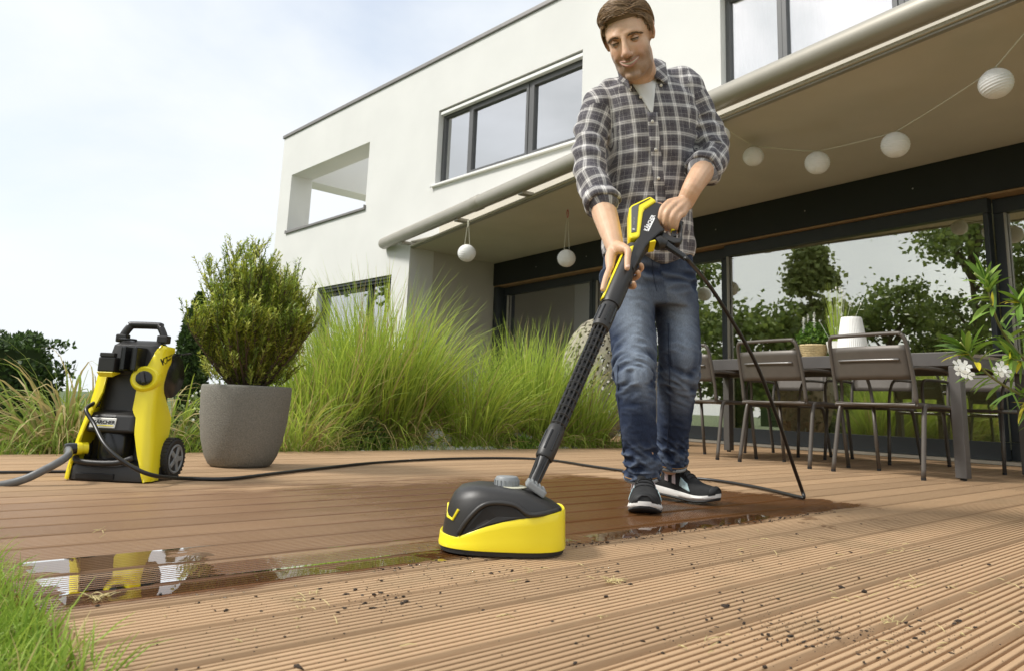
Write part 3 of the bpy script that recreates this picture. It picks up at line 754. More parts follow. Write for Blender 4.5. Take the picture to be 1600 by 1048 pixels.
# potted yew: upright feathery shoots
pot_c = np.array([-3.562, 1.545, 0]); PR = .205
def pot(name, label, c, R_, H, m):
    t = thing(name, label, 'planter', tuple(c))
    prof = [(0, .0), (R_*.62, .0), (R_*.70, .012), (R_*.80, .05), (R_*.90, .12), (R_*.965, .21), (R_*1.0, .31), (R_*1.005, H-.012), (R_*.995, H-.003), (R_*.975, H), (R_*.91, H-.001), (R_*.90, H-.012), (R_*.89, H-.05), (0, H-.05)]
    MB().lathe(prof, 64).build('shell', m, t, smooth=True, autos=50)
    MB().lathe([(0, H-.045), (R_*.88, H-.048)], 40).build('potting_soil', M_soil, t)
    return t
M_pot = mat('grey cast stone', (.215, .205, .172), .85, var=.28, vscale=150, bump=1.0, bscale=260)
pot('planter_pot', 'large round grey stone pot on the deck beside the washer', pot_c, PR, .372, M_pot)
def yew():
    t = thing('yew_shrub', 'bushy green yew with upright shoots growing in the grey pot', 'shrub', (pot_c[0], pot_c[1], .33))
    rnd = random.Random(3); st = MB(); lf = MB()
    cols = [(.22, .30, .035), (.30, .37, .045), (.38, .43, .06), (.16, .23, .03), (.44, .46, .08), (.34, .38, .05)]
    nb = 96
    for i in range(nb):
        a = i*2.39996+rnd.uniform(-.3, .3); q = (i+.5)/nb; k = .07+1.0*q**1.4
        H = rnd.uniform(.40, .66)*(1.0-.50*q**1.3)+.03
        p = V3(math.cos(a)*.03, math.sin(a)*.03, 0); d = V3(math.cos(a)*k*1.15, math.sin(a)*k*1.15, 1); d /= np.linalg.norm(d)
        if i % 3 == 2: k2 = rnd.uniform(.8, 1.5); d = V3(math.cos(a)*k2, math.sin(a)*k2, 1); d /= np.linalg.norm(d); H = rnd.uniform(.26, .40)
        path = [p.copy()]; seg = 8
        for s_ in range(seg):
            d = d+V3(0, 0, .07)+V3(rnd.gauss(0, .05), rnd.gauss(0, .05), 0); d /= np.linalg.norm(d); p = p+d*H/seg; path.append(p.copy())
        st.tube(path, list(np.linspace(.007, .002, seg+1)), 5)
        for j in range(1, seg+1):
            for _ in range(6):
                a2 = rnd.uniform(0, 6.3); tw = path[j]; d2 = V3(math.cos(a2)*.6, math.sin(a2)*.6, rnd.uniform(.6, 1.7)); d2 /= np.linalg.norm(d2); L2 = rnd.uniform(.06, .14)*(1.15 if j < seg else .9)
                q2 = [tw+d2*L2*u+V3(0, 0, .25*L2*u*u) for u in (0, .33, .66, 1)]
                st.tube(q2, [.0016, .0014, .0012, .0008], 4, False)
                c = cols[int(rnd.random()*6)]
                for u in np.linspace(.12, 1, 15):
                    pp = tw+d2*L2*u+V3(0, 0, .25*L2*u*u)
                    for _k in range(2):
                        ax = V3(rnd.gauss(0, 1), rnd.gauss(0, 1), rnd.gauss(0, 1)); ax -= d2*(ax @ d2); ax /= np.linalg.norm(ax)
                        dd = d2*.75+ax*.8; dd /= np.linalg.norm(dd); sd = np.cross(dd, d2); sd /= max(np.linalg.norm(sd), 1e-6); L = rnd.uniform(.015, .026); w = .0029
                        lf.add([pp-sd*w*.6, pp+sd*w*.6, pp+dd*L*.6+sd*w, pp+dd*L, pp+dd*L*.6-sd*w], [(0, 1, 2, 3, 4)], tuple(np.array(c)*rnd.uniform(.8, 1.2)*(1+.25*u)))
    for i in range(260):      # low tufts filling the rim
        a = rnd.uniform(0, 6.3); r_ = rnd.uniform(.06, .20); tw = V3(math.cos(a)*r_, math.sin(a)*r_, rnd.uniform(.02, .24)+.25*max(0, r_-.13)); d2 = V3(math.cos(a)*.7, math.sin(a)*.7, rnd.uniform(.5, 1.3)); d2 /= np.linalg.norm(d2); c = cols[int(rnd.random()*6)]; L2 = rnd.uniform(.06, .11)
        st.tube([tw, tw+d2*L2], [.0015, .0008], 4, False)
        for u in np.linspace(.1, 1, 13):
            for _k in range(2):
                ax = V3(rnd.gauss(0, 1), rnd.gauss(0, 1), rnd.gauss(0, 1)); ax -= d2*(ax @ d2); ax /= np.linalg.norm(ax); dd = d2*.75+ax*.8; dd /= np.linalg.norm(dd); sd = np.cross(dd, d2); sd /= max(np.linalg.norm(sd), 1e-6); pp = tw+d2*L2*u; L = rnd.uniform(.015, .025); w = .0028
                lf.add([pp-sd*w*.6, pp+sd*w*.6, pp+dd*L*.6+sd*w, pp+dd*L, pp+dd*L*.6-sd*w], [(0, 1, 2, 3, 4)], tuple(np.array(c)*rnd.uniform(.8, 1.2)))
    st.build('stems', M_bark, t); struct(lf.build('needles', M_leaf, t), 'stuff')
yew()

# conifers and hedges behind
def conifer(name, label, x, y, R_, H, n_, seed, cols, shape, size=.05, cat='tree', group=None):
    t = thing(name, label, cat, (x, y, -.1), 0, group); rnd = random.Random(seed)
    MB().tube([(0, 0, 0), (0, 0, H*.5), (.01, 0, H*.9)], [R_*.12+.02, R_*.07+.01, .01], 8).build('trunk', M_bark, t)
    b = MB(); pts = []
    for i in range(n_):
        u = rnd.random(); a = rnd.uniform(0, 6.283); rr = R_*shape(u)
        lump = 1+.22*noise.noise((math.cos(a)*2.2, math.sin(a)*2.2, u*H*2.2+seed))+.12*noise.noise((math.cos(a)*6, math.sin(a)*6, u*H*7+seed))
        r_ = rr*lump*(1-.30*rnd.random()**2); pts.append(V3(math.cos(a)*r_, math.sin(a)*r_, u*H))
    leaf_cloud(b, pts, size, cols, rnd, 1.0, .30)
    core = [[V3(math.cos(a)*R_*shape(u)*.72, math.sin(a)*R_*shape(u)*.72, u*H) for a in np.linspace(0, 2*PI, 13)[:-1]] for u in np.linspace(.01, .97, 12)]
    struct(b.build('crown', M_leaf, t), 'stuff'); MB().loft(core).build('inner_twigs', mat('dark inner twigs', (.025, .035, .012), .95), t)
    return t
GC = [(.045, .085, .018), (.06, .11, .022), (.08, .135, .028), (.035, .065, .016)]
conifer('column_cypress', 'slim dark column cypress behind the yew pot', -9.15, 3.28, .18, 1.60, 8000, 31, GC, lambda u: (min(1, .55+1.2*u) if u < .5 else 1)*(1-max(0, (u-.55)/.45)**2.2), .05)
def hedge(name, label, x0, x1, y0, y1, H, n_, seed, cols):
    t = thing(name, label, 'hedge', ((x0+x1)/2, (y0+y1)/2, -.1)); rnd = random.Random(seed); hx, hy = (x1-x0)/2, (y1-y0)/2
    b = MB(); pts = []
    for i in range(n_):
        f = rnd.random()
        if f < .3: p = V3(rnd.uniform(-hx, hx), rnd.uniform(-hy, hy), H)
        elif f < .75: p = V3(hx, rnd.uniform(-hy, hy), rnd.uniform(0, H))
        else: p = V3(rnd.uniform(-hx, hx), hy*rnd.choice((-1, 1)), rnd.uniform(0, H))
        rnde = max(0, p[2]/H-.75)*.9
        p[0] *= 1-rnde*.35; p[1] *= 1-rnde*.35
        nn = noise.noise((p[0]*1.6, p[1]*1.6, p[2]*1.6+seed))*.30+noise.noise((p[0]*5, p[1]*5, p[2]*5))*.12
        p += V3(nn*.7+rnd.gauss(0, .05), nn*.5, nn*.8 if p[2] > H*.8 else 0); pts.append(p)
    leaf_cloud(b, pts, .048, cols, rnd, .9, .30); struct(b.build('foliage', M_leaf, t), 'stuff')
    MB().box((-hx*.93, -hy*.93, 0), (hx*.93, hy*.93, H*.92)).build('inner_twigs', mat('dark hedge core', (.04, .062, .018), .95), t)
    for k in range(4): MB().tube([(-hx+2*hx*(k+.5)/4, 0, 0), (-hx+2*hx*(k+.5)/4, 0, H*.7)], .05).build('stem', M_bark, t)
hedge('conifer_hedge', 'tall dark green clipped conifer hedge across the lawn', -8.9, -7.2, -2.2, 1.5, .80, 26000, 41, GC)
def small_shrub(name, label, x, y, R_, H, n_, seed, cols, flowers=False):
    t = thing(name, label, 'shrub', (x, y, -.05)); rnd = random.Random(seed); b = MB(); pts = []
    for i in range(n_):
        a = rnd.uniform(0, 6.3); e = math.asin(rnd.random()); k = (rnd.random()**.4)*(1+.25*noise.noise((math.cos(a)*2, math.sin(a)*2, e*2+seed)))
        pts.append(V3(math.cos(a)*math.cos(e)*R_*k, math.sin(a)*math.cos(e)*R_*k, math.sin(e)*H*k))
    leaf_cloud(b, pts, .035, cols, rnd, .8, .3); struct(b.build('foliage', M_leaf, t), 'stuff'); st = MB()
    for k in range(9):
        a = k*.7; st.tube([(0, 0, 0), (math.cos(a)*R_*.4, math.sin(a)*R_*.4, H*.45), (math.cos(a)*R_*.75, math.sin(a)*R_*.75, H*.8)], [.006, .004, .002], 5)
    st.build('stems', M_bark, t)
    if flowers:
        fl = MB()
        for k in range(60):
            a = rnd.uniform(0, 6.3); e = rnd.uniform(.5, 1.5); p = V3(math.cos(a)*math.cos(e)*R_, math.sin(a)*math.cos(e)*R_, math.sin(e)*H*1.08); fl.add([p+v*.009 for v in IV], IF)
        fl.build('flower_heads', M_flower, t)
small_shrub('flowering_shrub', 'low grey green shrub with pale flowers between washer wheel and pot', -4.85, 1.95, .30, .42, 2600, 51, [(.20, .26, .09), (.26, .32, .12), (.15, .21, .06)], True)
small_shrub('ground_shrub', 'low dark green shrub at the foot of the tall fountain grass', -4.75, 2.95, .22, .25, 1500, 52, [(.10, .17, .03), (.15, .22, .04)])
small_shrub('ground_shrub', 'bright green low shrub at the deck edge near the boulder', -4.62, 4.35, .16, .14, 900, 53, [(.16, .28, .04), (.22, .34, .05)])

# garden trees beyond the lawn, mirrored in the terrace doors
def garden_tree(label, x, y, H, R_, n_, seed, cols, kind='round', leaf=.18):
    t = thing('garden_tree', label, 'tree', (x, y, -.1), 0, 'trees across the garden'); rnd = random.Random(seed); tr = MB(); pts = []
    tr.tube([(0, 0, 0), (rnd.uniform(-.2, .2), 0, H*.45), (rnd.uniform(-.3, .3), .1, H*.92)], [H*.022, H*.014, .03], 8)
    if kind == 'round':
        for k in range(26):
            a = rnd.uniform(0, 6.3); z = H*rnd.uniform(.30, .98); rr = R_*math.sin(PI*min(1, max(.08, (z/H-.15)/.95)))**.7*rnd.uniform(.35, 1); c = V3(math.cos(a)*rr, math.sin(a)*rr, z)
            tr.tube([(0, 0, z*.75), tuple(c*.6+V3(0, 0, z*.35)), tuple(c)], [.07, .04, .015], 5); s = R_*rnd.uniform(.16, .34)
            for _ in range(n_//26): g_ = V3(rnd.gauss(0, 1), rnd.gauss(0, 1), rnd.gauss(0, .7)); pts.append(c+g_*s*.62)
    else:
        for k in range(60):
            u = rnd.random()**.8; z = H*(.10+.88*u); a = rnd.uniform(0, 6.3); L = R_*(1-u)**.75*rnd.uniform(.6, 1.1)+.15; e = V3(math.cos(a)*L, math.sin(a)*L, -.12*L)
            tr.tube([(0, 0, z), tuple(e+V3(0, 0, z))], [.05, .01], 4)
            for _ in range(n_//60): q = rnd.random()**.6; pts.append(V3(0, 0, z)+e*q+V3(rnd.gauss(0, .18), rnd.gauss(0, .18), rnd.gauss(-.08, .13)))
    tr.build('trunk', M_bark, t); b = MB(); leaf_cloud(b, pts, leaf, cols, rnd, .1, .42); struct(b.build('crown', M_leaf, t), 'stuff')
TG = [(.16, .19, .06), (.21, .25, .08), (.25, .29, .09)]
for k, (a_, r_, H, R_, kind, lab) in enumerate([(-2.36, 15.0, 6.4, 1.9, 'fir', 'narrow dark fir across the lawn mirrored in the terrace door'), (-2.52, 13.5, 3.6, 2.2, 'round', 'bright green low tree in front of the mirrored fir'), (-2.20, 19, 5.4, 2.0, 'round', 'small rounded tree mirrored between fir and birch'), (-2.05, 17.5, 8.0, 2.6, 'round', 'tall loose birch mirrored in the middle of the terrace door'), (-1.87, 17, 8.8, 3.4, 'fir', 'wide spreading dark cedar mirrored at the right of the door'), (-1.70, 17, 7.5, 3.2, 'fir', 'second wide cedar behind the spreading one'), (-2.72, 17, 7.0, 2.8, 'round', 'full garden tree mirrored in the left terrace doors')]):
    garden_tree(lab, -5+r_*math.cos(a_), 4+r_*math.sin(a_), H, R_, 8000, 60+k, TG if kind == 'fir' else [(.16, .22, .05), (.22, .28, .06), (.13, .18, .045)], kind)
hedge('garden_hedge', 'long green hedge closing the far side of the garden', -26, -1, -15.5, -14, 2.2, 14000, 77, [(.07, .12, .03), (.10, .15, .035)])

# oleander at the right edge of the terrace, in its tub
ol = thing('oleander', 'oleander with long narrow leaves and white flowers reaching over the terrace', 'shrub', (-.36, 3.30, 0))
OB = np.array([-.36, 3.30, 0]); rnd = random.Random(8); st = MB(); lf = MB()
D0 = 2.62
def olbranch(pix, r0, leafs, tipn):
    pts = smooth_path([at(*p)-OB for p in pix], 8); k = len(pts)
    st.tube(pts, list(np.linspace(r0, r0*.45, k)), 6)
    for j in range(leafs):
        i = int((.25+.75*(j/leafs))*(k-1)); d = pts[min(i+1, k-1)]-pts[max(i-1, 0)]; d /= np.linalg.norm(d)
        ax = V3(rnd.gauss(0, 1), rnd.gauss(0, 1), rnd.gauss(0, 1)); ax -= d*(ax @ d); ax /= np.linalg.norm(ax)
        leaf_o(pts[i], d*rnd.uniform(.2, .9)+ax, rnd.uniform(.075, .125))
    for j in range(tipn):
        ax = V3(rnd.gauss(0, 1), rnd.gauss(0, 1), rnd.gauss(.3, 1)); d = pts[-1]-pts[-3]; d /= np.linalg.norm(d); leaf_o(pts[-1-int(rnd.random()*6)], d*.8+ax*.6, rnd.uniform(.06, .11))
    return pts[-1]
def leaf_o(p, d, L, col=None):
    d = d/np.linalg.norm(d); s = np.cross(d, V3(rnd.gauss(0, .4), rnd.gauss(0, .4), 1)); s /= np.linalg.norm(s); w = L*.085
    c = col or [(.13, .24, .03), (.18, .31, .045), (.25, .38, .06), (.10, .19, .028)][int(rnd.random()*4)]
    if rnd.random() < .05 and not col: c = (.55, .48, .03)
    n_ = 7; vs_ = []; q = p.copy(); dd = d.copy(); fs = []
    for i in range(n_+1):
        t = i/n_; ww = w*math.sin(PI*min(1, .06+t*.94))**.65; up = np.cross(s, dd)
        vs_ += [q-s*ww+up*ww*.25, q, q+s*ww+up*ww*.25]; dd = dd+V3(0, 0, -.09); dd /= np.linalg.norm(dd); q = q+dd*L/n_
    for i in range(n_): fs += [(3*i, 3*i+1, 3*i+4, 3*i+3), (3*i+1, 3*i+2, 3*i+5, 3*i+4)]
    lf.add(vs_, fs, tuple(np.array(c)*rnd.uniform(.85, 1.15)))
tips = []
tips.append(olbranch([(1690, 640, 2.75), (1600, 560, 2.62), (1565, 515, 2.55), (1548, 470, 2.5), (1540, 440, 2.5)], .006, 22, 20))
tips.append(olbranch([(1690, 680, 2.75), (1620, 630, 2.65), (1575, 605, 2.55), (1545, 585, 2.5), (1520, 560, 2.48), (1510, 545, 2.48)], .006, 26, 20))
tips.append(olbranch([(1700, 620, 2.8), (1640, 540, 2.7), (1610, 495, 2.66), (1590, 470, 2.62)], .005, 22, 16))
tips.append(olbranch([(1700, 700, 2.75), (1650, 610, 2.62), (1610, 570, 2.55), (1580, 560, 2.5)], .005, 22, 16))
tips.append(olbranch([(1700, 720, 2.75), (1650, 660, 2.65), (1600, 620, 2.6)], .005, 20, 12))
tips.append(olbranch([(1720, 720, 2.85), (1680, 560, 2.8), (1660, 430, 2.8)], .006, 26, 16))
st.tube([V3(0, 0, .3)+V3(.02, 0, 0), at(1720, 720, 2.8)-OB], [.012, .008], 6)
for px, py in ((1690, 640), (1700, 700), (1700, 620)): st.tube([V3(rnd.uniform(-.04, .04), rnd.uniform(-.04, .04), .3), at(px, py, 2.77)-OB], [.009, .006], 6)
leaf_o(at(1578, 545, 2.5)-OB, V3(0, 0, -1), .075, (.75, .66, .03)); leaf_o(at(1551, 478, 2.5)-OB, V3(0, .1, 1), .05, (.75, .68, .05))
st.build('branches', mat('green stem', (.16, .17, .05), .6), ol); struct(lf.build('leaves', M_leaf, ol), 'stuff')
def flower(p, s):
    f = MB()
    for k in range(5):
        a = k*1.2566; c, q = math.cos(a), math.sin(a); e1 = np.array(-FW)*.9+V3(0, 0, .35); R_ = frame_to(e1)
        pts = [R_ @ (V3(c, q, .15)*s*u+V3(-q, c, 0)*s*w) for u, w in ((.08, -.05), (.6, -.33), (1.0, -.22), (1.0, .25), (.6, .33), (.08, .05))]
        f.add([p+x for x in pts], [(0, 1, 2, 3, 4, 5)])
    f.build('flower', M_flower, ol)
for px, py, d in ((1500, 580, 2.44), (1508, 572, 2.42), (1498, 570, 2.45), (1512, 584, 2.43), (1565, 573, 2.42), (1560, 580, 2.44), (1570, 580, 2.43)): flower(at(px, py, d)-OB, .021)
for tp in tips[:2]:
    for k in range(7): MB().tube([tp, tp+V3(rnd.gauss(0, .012), rnd.gauss(0, .012), rnd.uniform(.02, .045))], [.0022, .0035], 5).build('flower_bud', mat('green bud', (.40, .45, .16), .6), ol)
pot('planter_pot', 'round stone tub holding the oleander at the terrace corner', OB, .2, .34, M_pot)
# ================================================================== lanterns
M_paper = mat('white lantern paper', (.92, .91, .88), .85, trans=.15, var=.02, vscale=30)
M_cord = mat('pale cord', (.60, .58, .46), .8)
M_pink = mat('pink cord loop', (.55, .10, .14), .6)
def lantern_mesh(R_, ribs=13):
    b = MB(); prof = []
    n_ = ribs*4
    for i in range(n_+1):
        th = PI*(.09+.82*i/n_); k = abs(math.sin(PI*i/4)); r_ = R_*math.sin(th)*(.955+.045*k); prof.append((r_, -R_*.94*math.cos(th)))
    b.lathe(prof, 40); return b
def lantern(label, c, R_, tilt=(0, 0), group=None):
    o = lantern_mesh(R_).build('paper_lantern', M_paper, None, smooth=True); o.location = tuple(c); o.rotation_euler = (tilt[0], tilt[1], 0)
    tag(o, label, 'lantern', group)
    rg = MB(); rg.tube([(R_*.29*math.cos(a), R_*.29*math.sin(a), R_*.91) for a in np.linspace(0, 2*PI, 17)], .003, 5, False).build('rim_wire', M_cord, o)
    return o
def hung(label, hp, py, R_):
    c = np.array(hp); zc = None
    for z in np.linspace(1.2, 2.7, 600):      # height at which the lantern meets its line of sight
        v = np.array([c[0], c[1], z-CAMH]); yy = FPX*(v @ _d2)/(v @ _f)+CY
        if zc is None or abs(yy-py) < zc[0]: zc = (abs(yy-py), z)
    p = np.array([c[0], c[1], zc[1]]); o = lantern(label, p, R_)
    for s in (-1, 1): MB().tube([np.array([0, 0, hp[2]-zc[1]-.01]), np.array([s*R_*.28*RT[0], s*R_*.28*RT[1], R_*.9])], .0035, 5).build('hanging_cord', M_cord, o)
    MB().tube([np.array([.012*math.cos(a), 0, hp[2]-zc[1]-.06+.05*math.sin(a)]) for a in np.linspace(0, 2*PI, 13)], .006, 5, False).build('hook', M_pink if 'beam' in label else M_cord, o)
hung('white round paper lantern hanging from the awning tube near its sleeve', gnd(732, 342, 2.69), 396, .118)
hung('white round paper lantern hanging from a pink hook before the lintel beam', gnd(887, 327, 2.705), 404, .112)
GL = [(1124, 213, 5.9, .088), (1177, 245, 6.3, .090), (1277, 255, 5.95, .10), (1399, 227, 5.3, .10), (1556, 131, 4.35, .098)]
labs = ['white garland lantern half hidden behind the man\'s raised elbow', 'small white garland lantern closest to the man\'s elbow on the string', 'white garland lantern at the lowest point of the string', 'white garland lantern between the lowest one and the last before the roof edge', 'tilted white garland lantern where the string climbs steeply to the roof']
gp = []
for (px, py, d, R_), lb in zip(GL, labs):
    c = at(px, py, d); gp.append(c); lantern(lb, c, R_, (rad(8), rad(-14 if px > 1500 else 5)), 'lanterns on the garland string')
cp = [gnd(1085, 190, 2.70)]+[c+np.array([0, 0, .098]) for c in gp]+[gnd(1655, -15, 2.70)]
sg = MB()
for a, b_ in zip(cp[:-1], cp[1:]):
    pts = [a+(b_-a)*t-np.array([0, 0, .10*np.linalg.norm(b_-a)*t*(1-t)*.35]) for t in np.linspace(0, 1, 9)]; sg.tube(pts, .0045, 5, False)
tag(sg.build('garland_string', M_cord), 'pale string of the lantern garland sagging under the soffit', 'string')

# ================================================================== table and chairs
M_fur = mat('grey brown powder coat', (.105, .092, .078), .45, metal=.25, var=.06, vscale=20, bump=.05, bscale=400)
M_furl = mat('pale slot edge', (.28, .27, .26), .35, metal=.6)  # slot rim, paler than the rest of the chair
M_table = mat('dark table frame', (.095, .088, .082), .5, metal=.2, var=.1, vscale=6)
M_top = mat('table top board', (.30, .26, .20), .6, var=.15, vscale=5)
M_foot = mat('black foot cap', (.012, .012, .012), .6)
TC = np.array([-1.545, 4.99, 0]); TA = rad(-6)
tb = thing('patio_table', 'long dark metal patio table standing before the terrace doors', 'table', tuple(TC), TA)
TL, TD, TH = 2.45, 1.0, .745
for k in range(6): MB().box((-TL+.006+k*(TL-.012)/6, .055, TH-.022), (-TL+.002+(k+1)*(TL-.012)/6, TD-.055, TH), bev=.003).build('top_slat', M_top, tb)
MB().box((-TL, 0, TH-.085), (0, .052, TH-.002), bev=.004).build('apron', M_table, tb); MB().box((-TL, TD-.052, TH-.085), (0, TD, TH-.002), bev=.004).build('apron', M_table, tb)
MB().box((-.055, .055, TH-.085), (-.003, TD-.055, TH-.024), bev=.004).build('apron', M_table, tb); MB().box((-TL+.003, .055, TH-.085), (-TL+.055, TD-.055, TH-.024), bev=.004).build('apron', M_table, tb)
for x_ in (-.062, -TL-.002):
    for y_ in (-.003, TD-.061):
        lg = MB().box((x_, y_, .012), (x_+.064, y_+.064, TH-.087), bev=.004).build('leg', M_table, tb)
        MB().lathe([(.018, 0), (.018, .012)], 12, (x_+.032, y_+.032, 0)).build('foot', M_foot, lg)
def make_chair(label):
    t = thing('patio_chair', label, 'chair', (0, 0, 0), 0, 'metal chairs round the patio table'); r_ = .0125
    w = .255
    bk = [(-w, -.19, .425), (-w, -.205, .55), (-w+.005, -.245, .74), (-w+.012, -.262, .80), (-w+.03, -.270, .825), (-w+.07, -.273, .832), (w-.07, -.273, .832), (w-.03, -.270, .825), (w-.012, -.262, .80), (w-.005, -.245, .74), (w, -.205, .55), (w, -.19, .425)]
    MB().tube(smooth_path(bk, 4), r_, 10).build('back_frame', M_fur, t, smooth=True)
    pn = MB(); rows = []
    for i in range(7):
        z = .565+.20*i/6; rows.append([(-w+.012+(2*w-.024)*j/10, -.206-(z-.55)*.205+.022*math.sin(PI*j/10)*-1, z) for j in range(11)])
    pn.add([p for r in rows for p in r], [(i*11+j, i*11+j+1, i*11+j+12, i*11+j+11) for i in range(6) for j in range(10)])
    bp = pn.build('backrest', M_fur, t, solid=.004, smooth=True)
    sl = MB(); z = .682; q = [(-w+.06+(2*w-.12)*j/10, -.206-(z-.55)*.205-.022*math.sin(PI*(.12+.76*j/10))-.006, z) for j in range(11)]; sl.tube(q, .007, 8, True, flat=.9).build('slot_rim', M_furl, bp, smooth=True)
    seat = MB(); rows = []
    for i in range(9):
        y = -.21+.43*i/8; rows.append([(-w+.005+(2*w-.01)*j/12, y, .432-.012*math.sin(PI*j/12)-(.012*(i/8)**4)) for j in range(13)])
    seat.add([p for r in rows for p in r], [(i*13+j, i*13+j+1, i*13+j+14, i*13+j+13) for i in range(8) for j in range(12)]); seat.build('seat', M_fur, t, solid=.006, smooth=True)
    MB().tube([(-w, -.2, .42), (w, -.2, .42)], .010).build('seat_rail', M_fur, t); MB().tube([(-w, .2, .418), (w, .2, .418)], .010).build('seat_rail', M_fur, t)
    for s in (-1, 1):
        MB().tube([(s*w, -.2, .42), (s*w, .22, .415)], .0115).build('seat_rail', M_fur, t)
        lg = MB().tube(smooth_path([(s*w, -.06, .418), (s*(w+.012), -.12, .412), (s*(w+.016), -.145, .37), (s*(w+.022), -.18, .2), (s*(w+.028), -.215, .012)], 4), .0135, 10).build('leg', M_fur, t, smooth=True)
        MB().tube([(s*(w+.028), -.215, .014), (s*(w+.028), -.215, 0)], .0142, 10).build('foot', M_foot, lg)
        lg = MB().tube([(s*(w-.004), .20, .41), (s*(w), .222, .2), (s*(w+.004), .245, .012)], .0125, 10).build('leg', M_fur, t, smooth=True)
        MB().tube([(s*(w+.004), .245, .014), (s*(w+.004), .245, 0)], .0132, 10).build('foot', M_foot, lg)
        MB().tube(smooth_path([(s*w, -.222, .63), (s*(w+.012), -.15, .638), (s*(w+.02), .08, .635), (s*(w+.018), .16, .615), (s*(w+.01), .195, .54), (s*w, .205, .425)], 5), .011, 10).build('armrest', M_fur, t, smooth=True)
    return t
ch = make_chair('grey metal stacking armchair on the deck side of the table at its free end')
CA = rad(-9)
ch.location = (-1.93, 4.98, 0); ch.rotation_euler = (0, 0, CA)
dup(ch, (-2.66, 5.10, 0), CA, 'grey metal armchair at the middle of the table on the deck side')
dup(ch, (-3.42, 5.22, 0), CA, 'grey metal armchair on the deck side partly hidden behind the man\'s legs')
for x, y, lab in ((-1.85, 6.22, 'grey metal armchair on the house side of the table near the oleander'), (-2.62, 6.30, 'grey metal armchair in the middle of the house side of the table'), (-3.38, 6.38, 'grey metal armchair on the house side facing the half hidden one')):
    dup(ch, (x, y, 0), CA+PI+rad(4), lab)

# things on the table
def ontable(px, py): return gnd(px, py, TH+.001)
def tpos(x, y): q = TC+rotz(TA) @ np.array([x, y, 0]); return (q[0], q[1], TH+.001)
M_wick = mat('woven straw', (.55, .43, .23), .8, var=.25, vscale=60, bump=1.0, bscale=150)
M_ceram = mat('white ribbed ceramic', (.82, .81, .77), .45)
bk = thing('basket_planter', 'woven straw basket with bushy green plant and white flower spikes', 'plant basket', tpos(-1.20, .42))
pr = [(0, 0), (.062, 0)]
for i in range(9): z = .008+i*.0125; r_ = .064+.045*(z/.12)**.8; pr += [(r_, z-.004), (r_+.005, z), (r_, z+.004)]
pr += [(.105, .118), (.098, .118), (.09, .10), (0, .10)]
MB().lathe(pr, 28).build('basket', M_wick, bk, smooth=True)
rnd = random.Random(71); b = MB(); pts = []
for i in range(900):
    a = rnd.uniform(0, 6.3); e = rnd.random(); r_ = .12*math.sin(PI*min(1, .25+.7*e))*rnd.random()**.4; pts.append(V3(math.cos(a)*r_, math.sin(a)*r_, .10+.17*e))
leaf_cloud(b, pts, .035, [(.10, .20, .03), (.16, .28, .04), (.08, .16, .025)], rnd, .9, .28); struct(b.build('foliage', M_leaf, bk), 'stuff')
for k in range(5):
    x_, y_ = rnd.uniform(-.06, .08), rnd.uniform(-.05, .05); L = rnd.uniform(.22, .36); MB().tube([(x_*.5, y_*.5, .15), (x_, y_, L)], [.002, .001], 4).build('flower_stem', M_leaf, bk)
    f = MB()
    for i in range(14): z = L*(.62+.38*i/14)+.01; f.add([V3(x_+rnd.gauss(0, .006), y_+rnd.gauss(0, .006), z)+v*.006 for v in IV], IF)
    f.build('flower_spike', M_flower, bk)
wp = thing('flower_pot', 'white scalloped pot with tall grassy stems and small white flowers', 'flower pot', tpos(-1.0, .40))
MB().lathe([(0, 0), (.05, 0), (.075, .13), (.07, .13), (.06, .11), (0, .11)], 24).build('pot', M_ceram, wp, smooth=True, autos=40); b = MB()
for i in range(60): a = rnd.uniform(0, 6.3); k = rnd.uniform(0, .22); blade(b, V3(math.cos(a)*.03, math.sin(a)*.03, .11), V3(math.cos(a)*k, math.sin(a)*k, 1), rnd.uniform(.22, .46), .0022, rnd.uniform(0, .4), G_mid, G_hi, 5, rnd.uniform(-1, 1), .1, rnd)
b.build('stems', M_grass, wp); f = MB()
for i in range(16):
    p = V3(rnd.gauss(0, .09), rnd.gauss(0, .06), rnd.uniform(.28, .52)); f.add([p+v*np.array([.007, .007, .011]) for v in IV], IF)
    f.tube([V3(p[0]*.3, p[1]*.3, .12), p], [.0012, .0012], 4)
f.build('flower_heads', M_flower, wp)
lp = thing('table_lamp', 'white conical ribbed table lamp standing on the patio table', 'lamp', tpos(-.86, .36)); lp.scale = (.84, .84, .9)
rb = MB(); rows = []
for z, r_ in ((.0, .128), (.13, .112), (.30, .083), (.315, .078)): rows.append([V3((r_+.0022*(j % 2))*math.cos(2*PI*j/96), (r_+.0022*(j % 2))*math.sin(2*PI*j/96), z+.012) for j in range(96)])
rb.loft(rows).build('shade', M_ceram, lp); MB().lathe([(0, 0), (.10, 0), (.10, .012), (0, .012)], 32).build('base', M_ceram, lp)
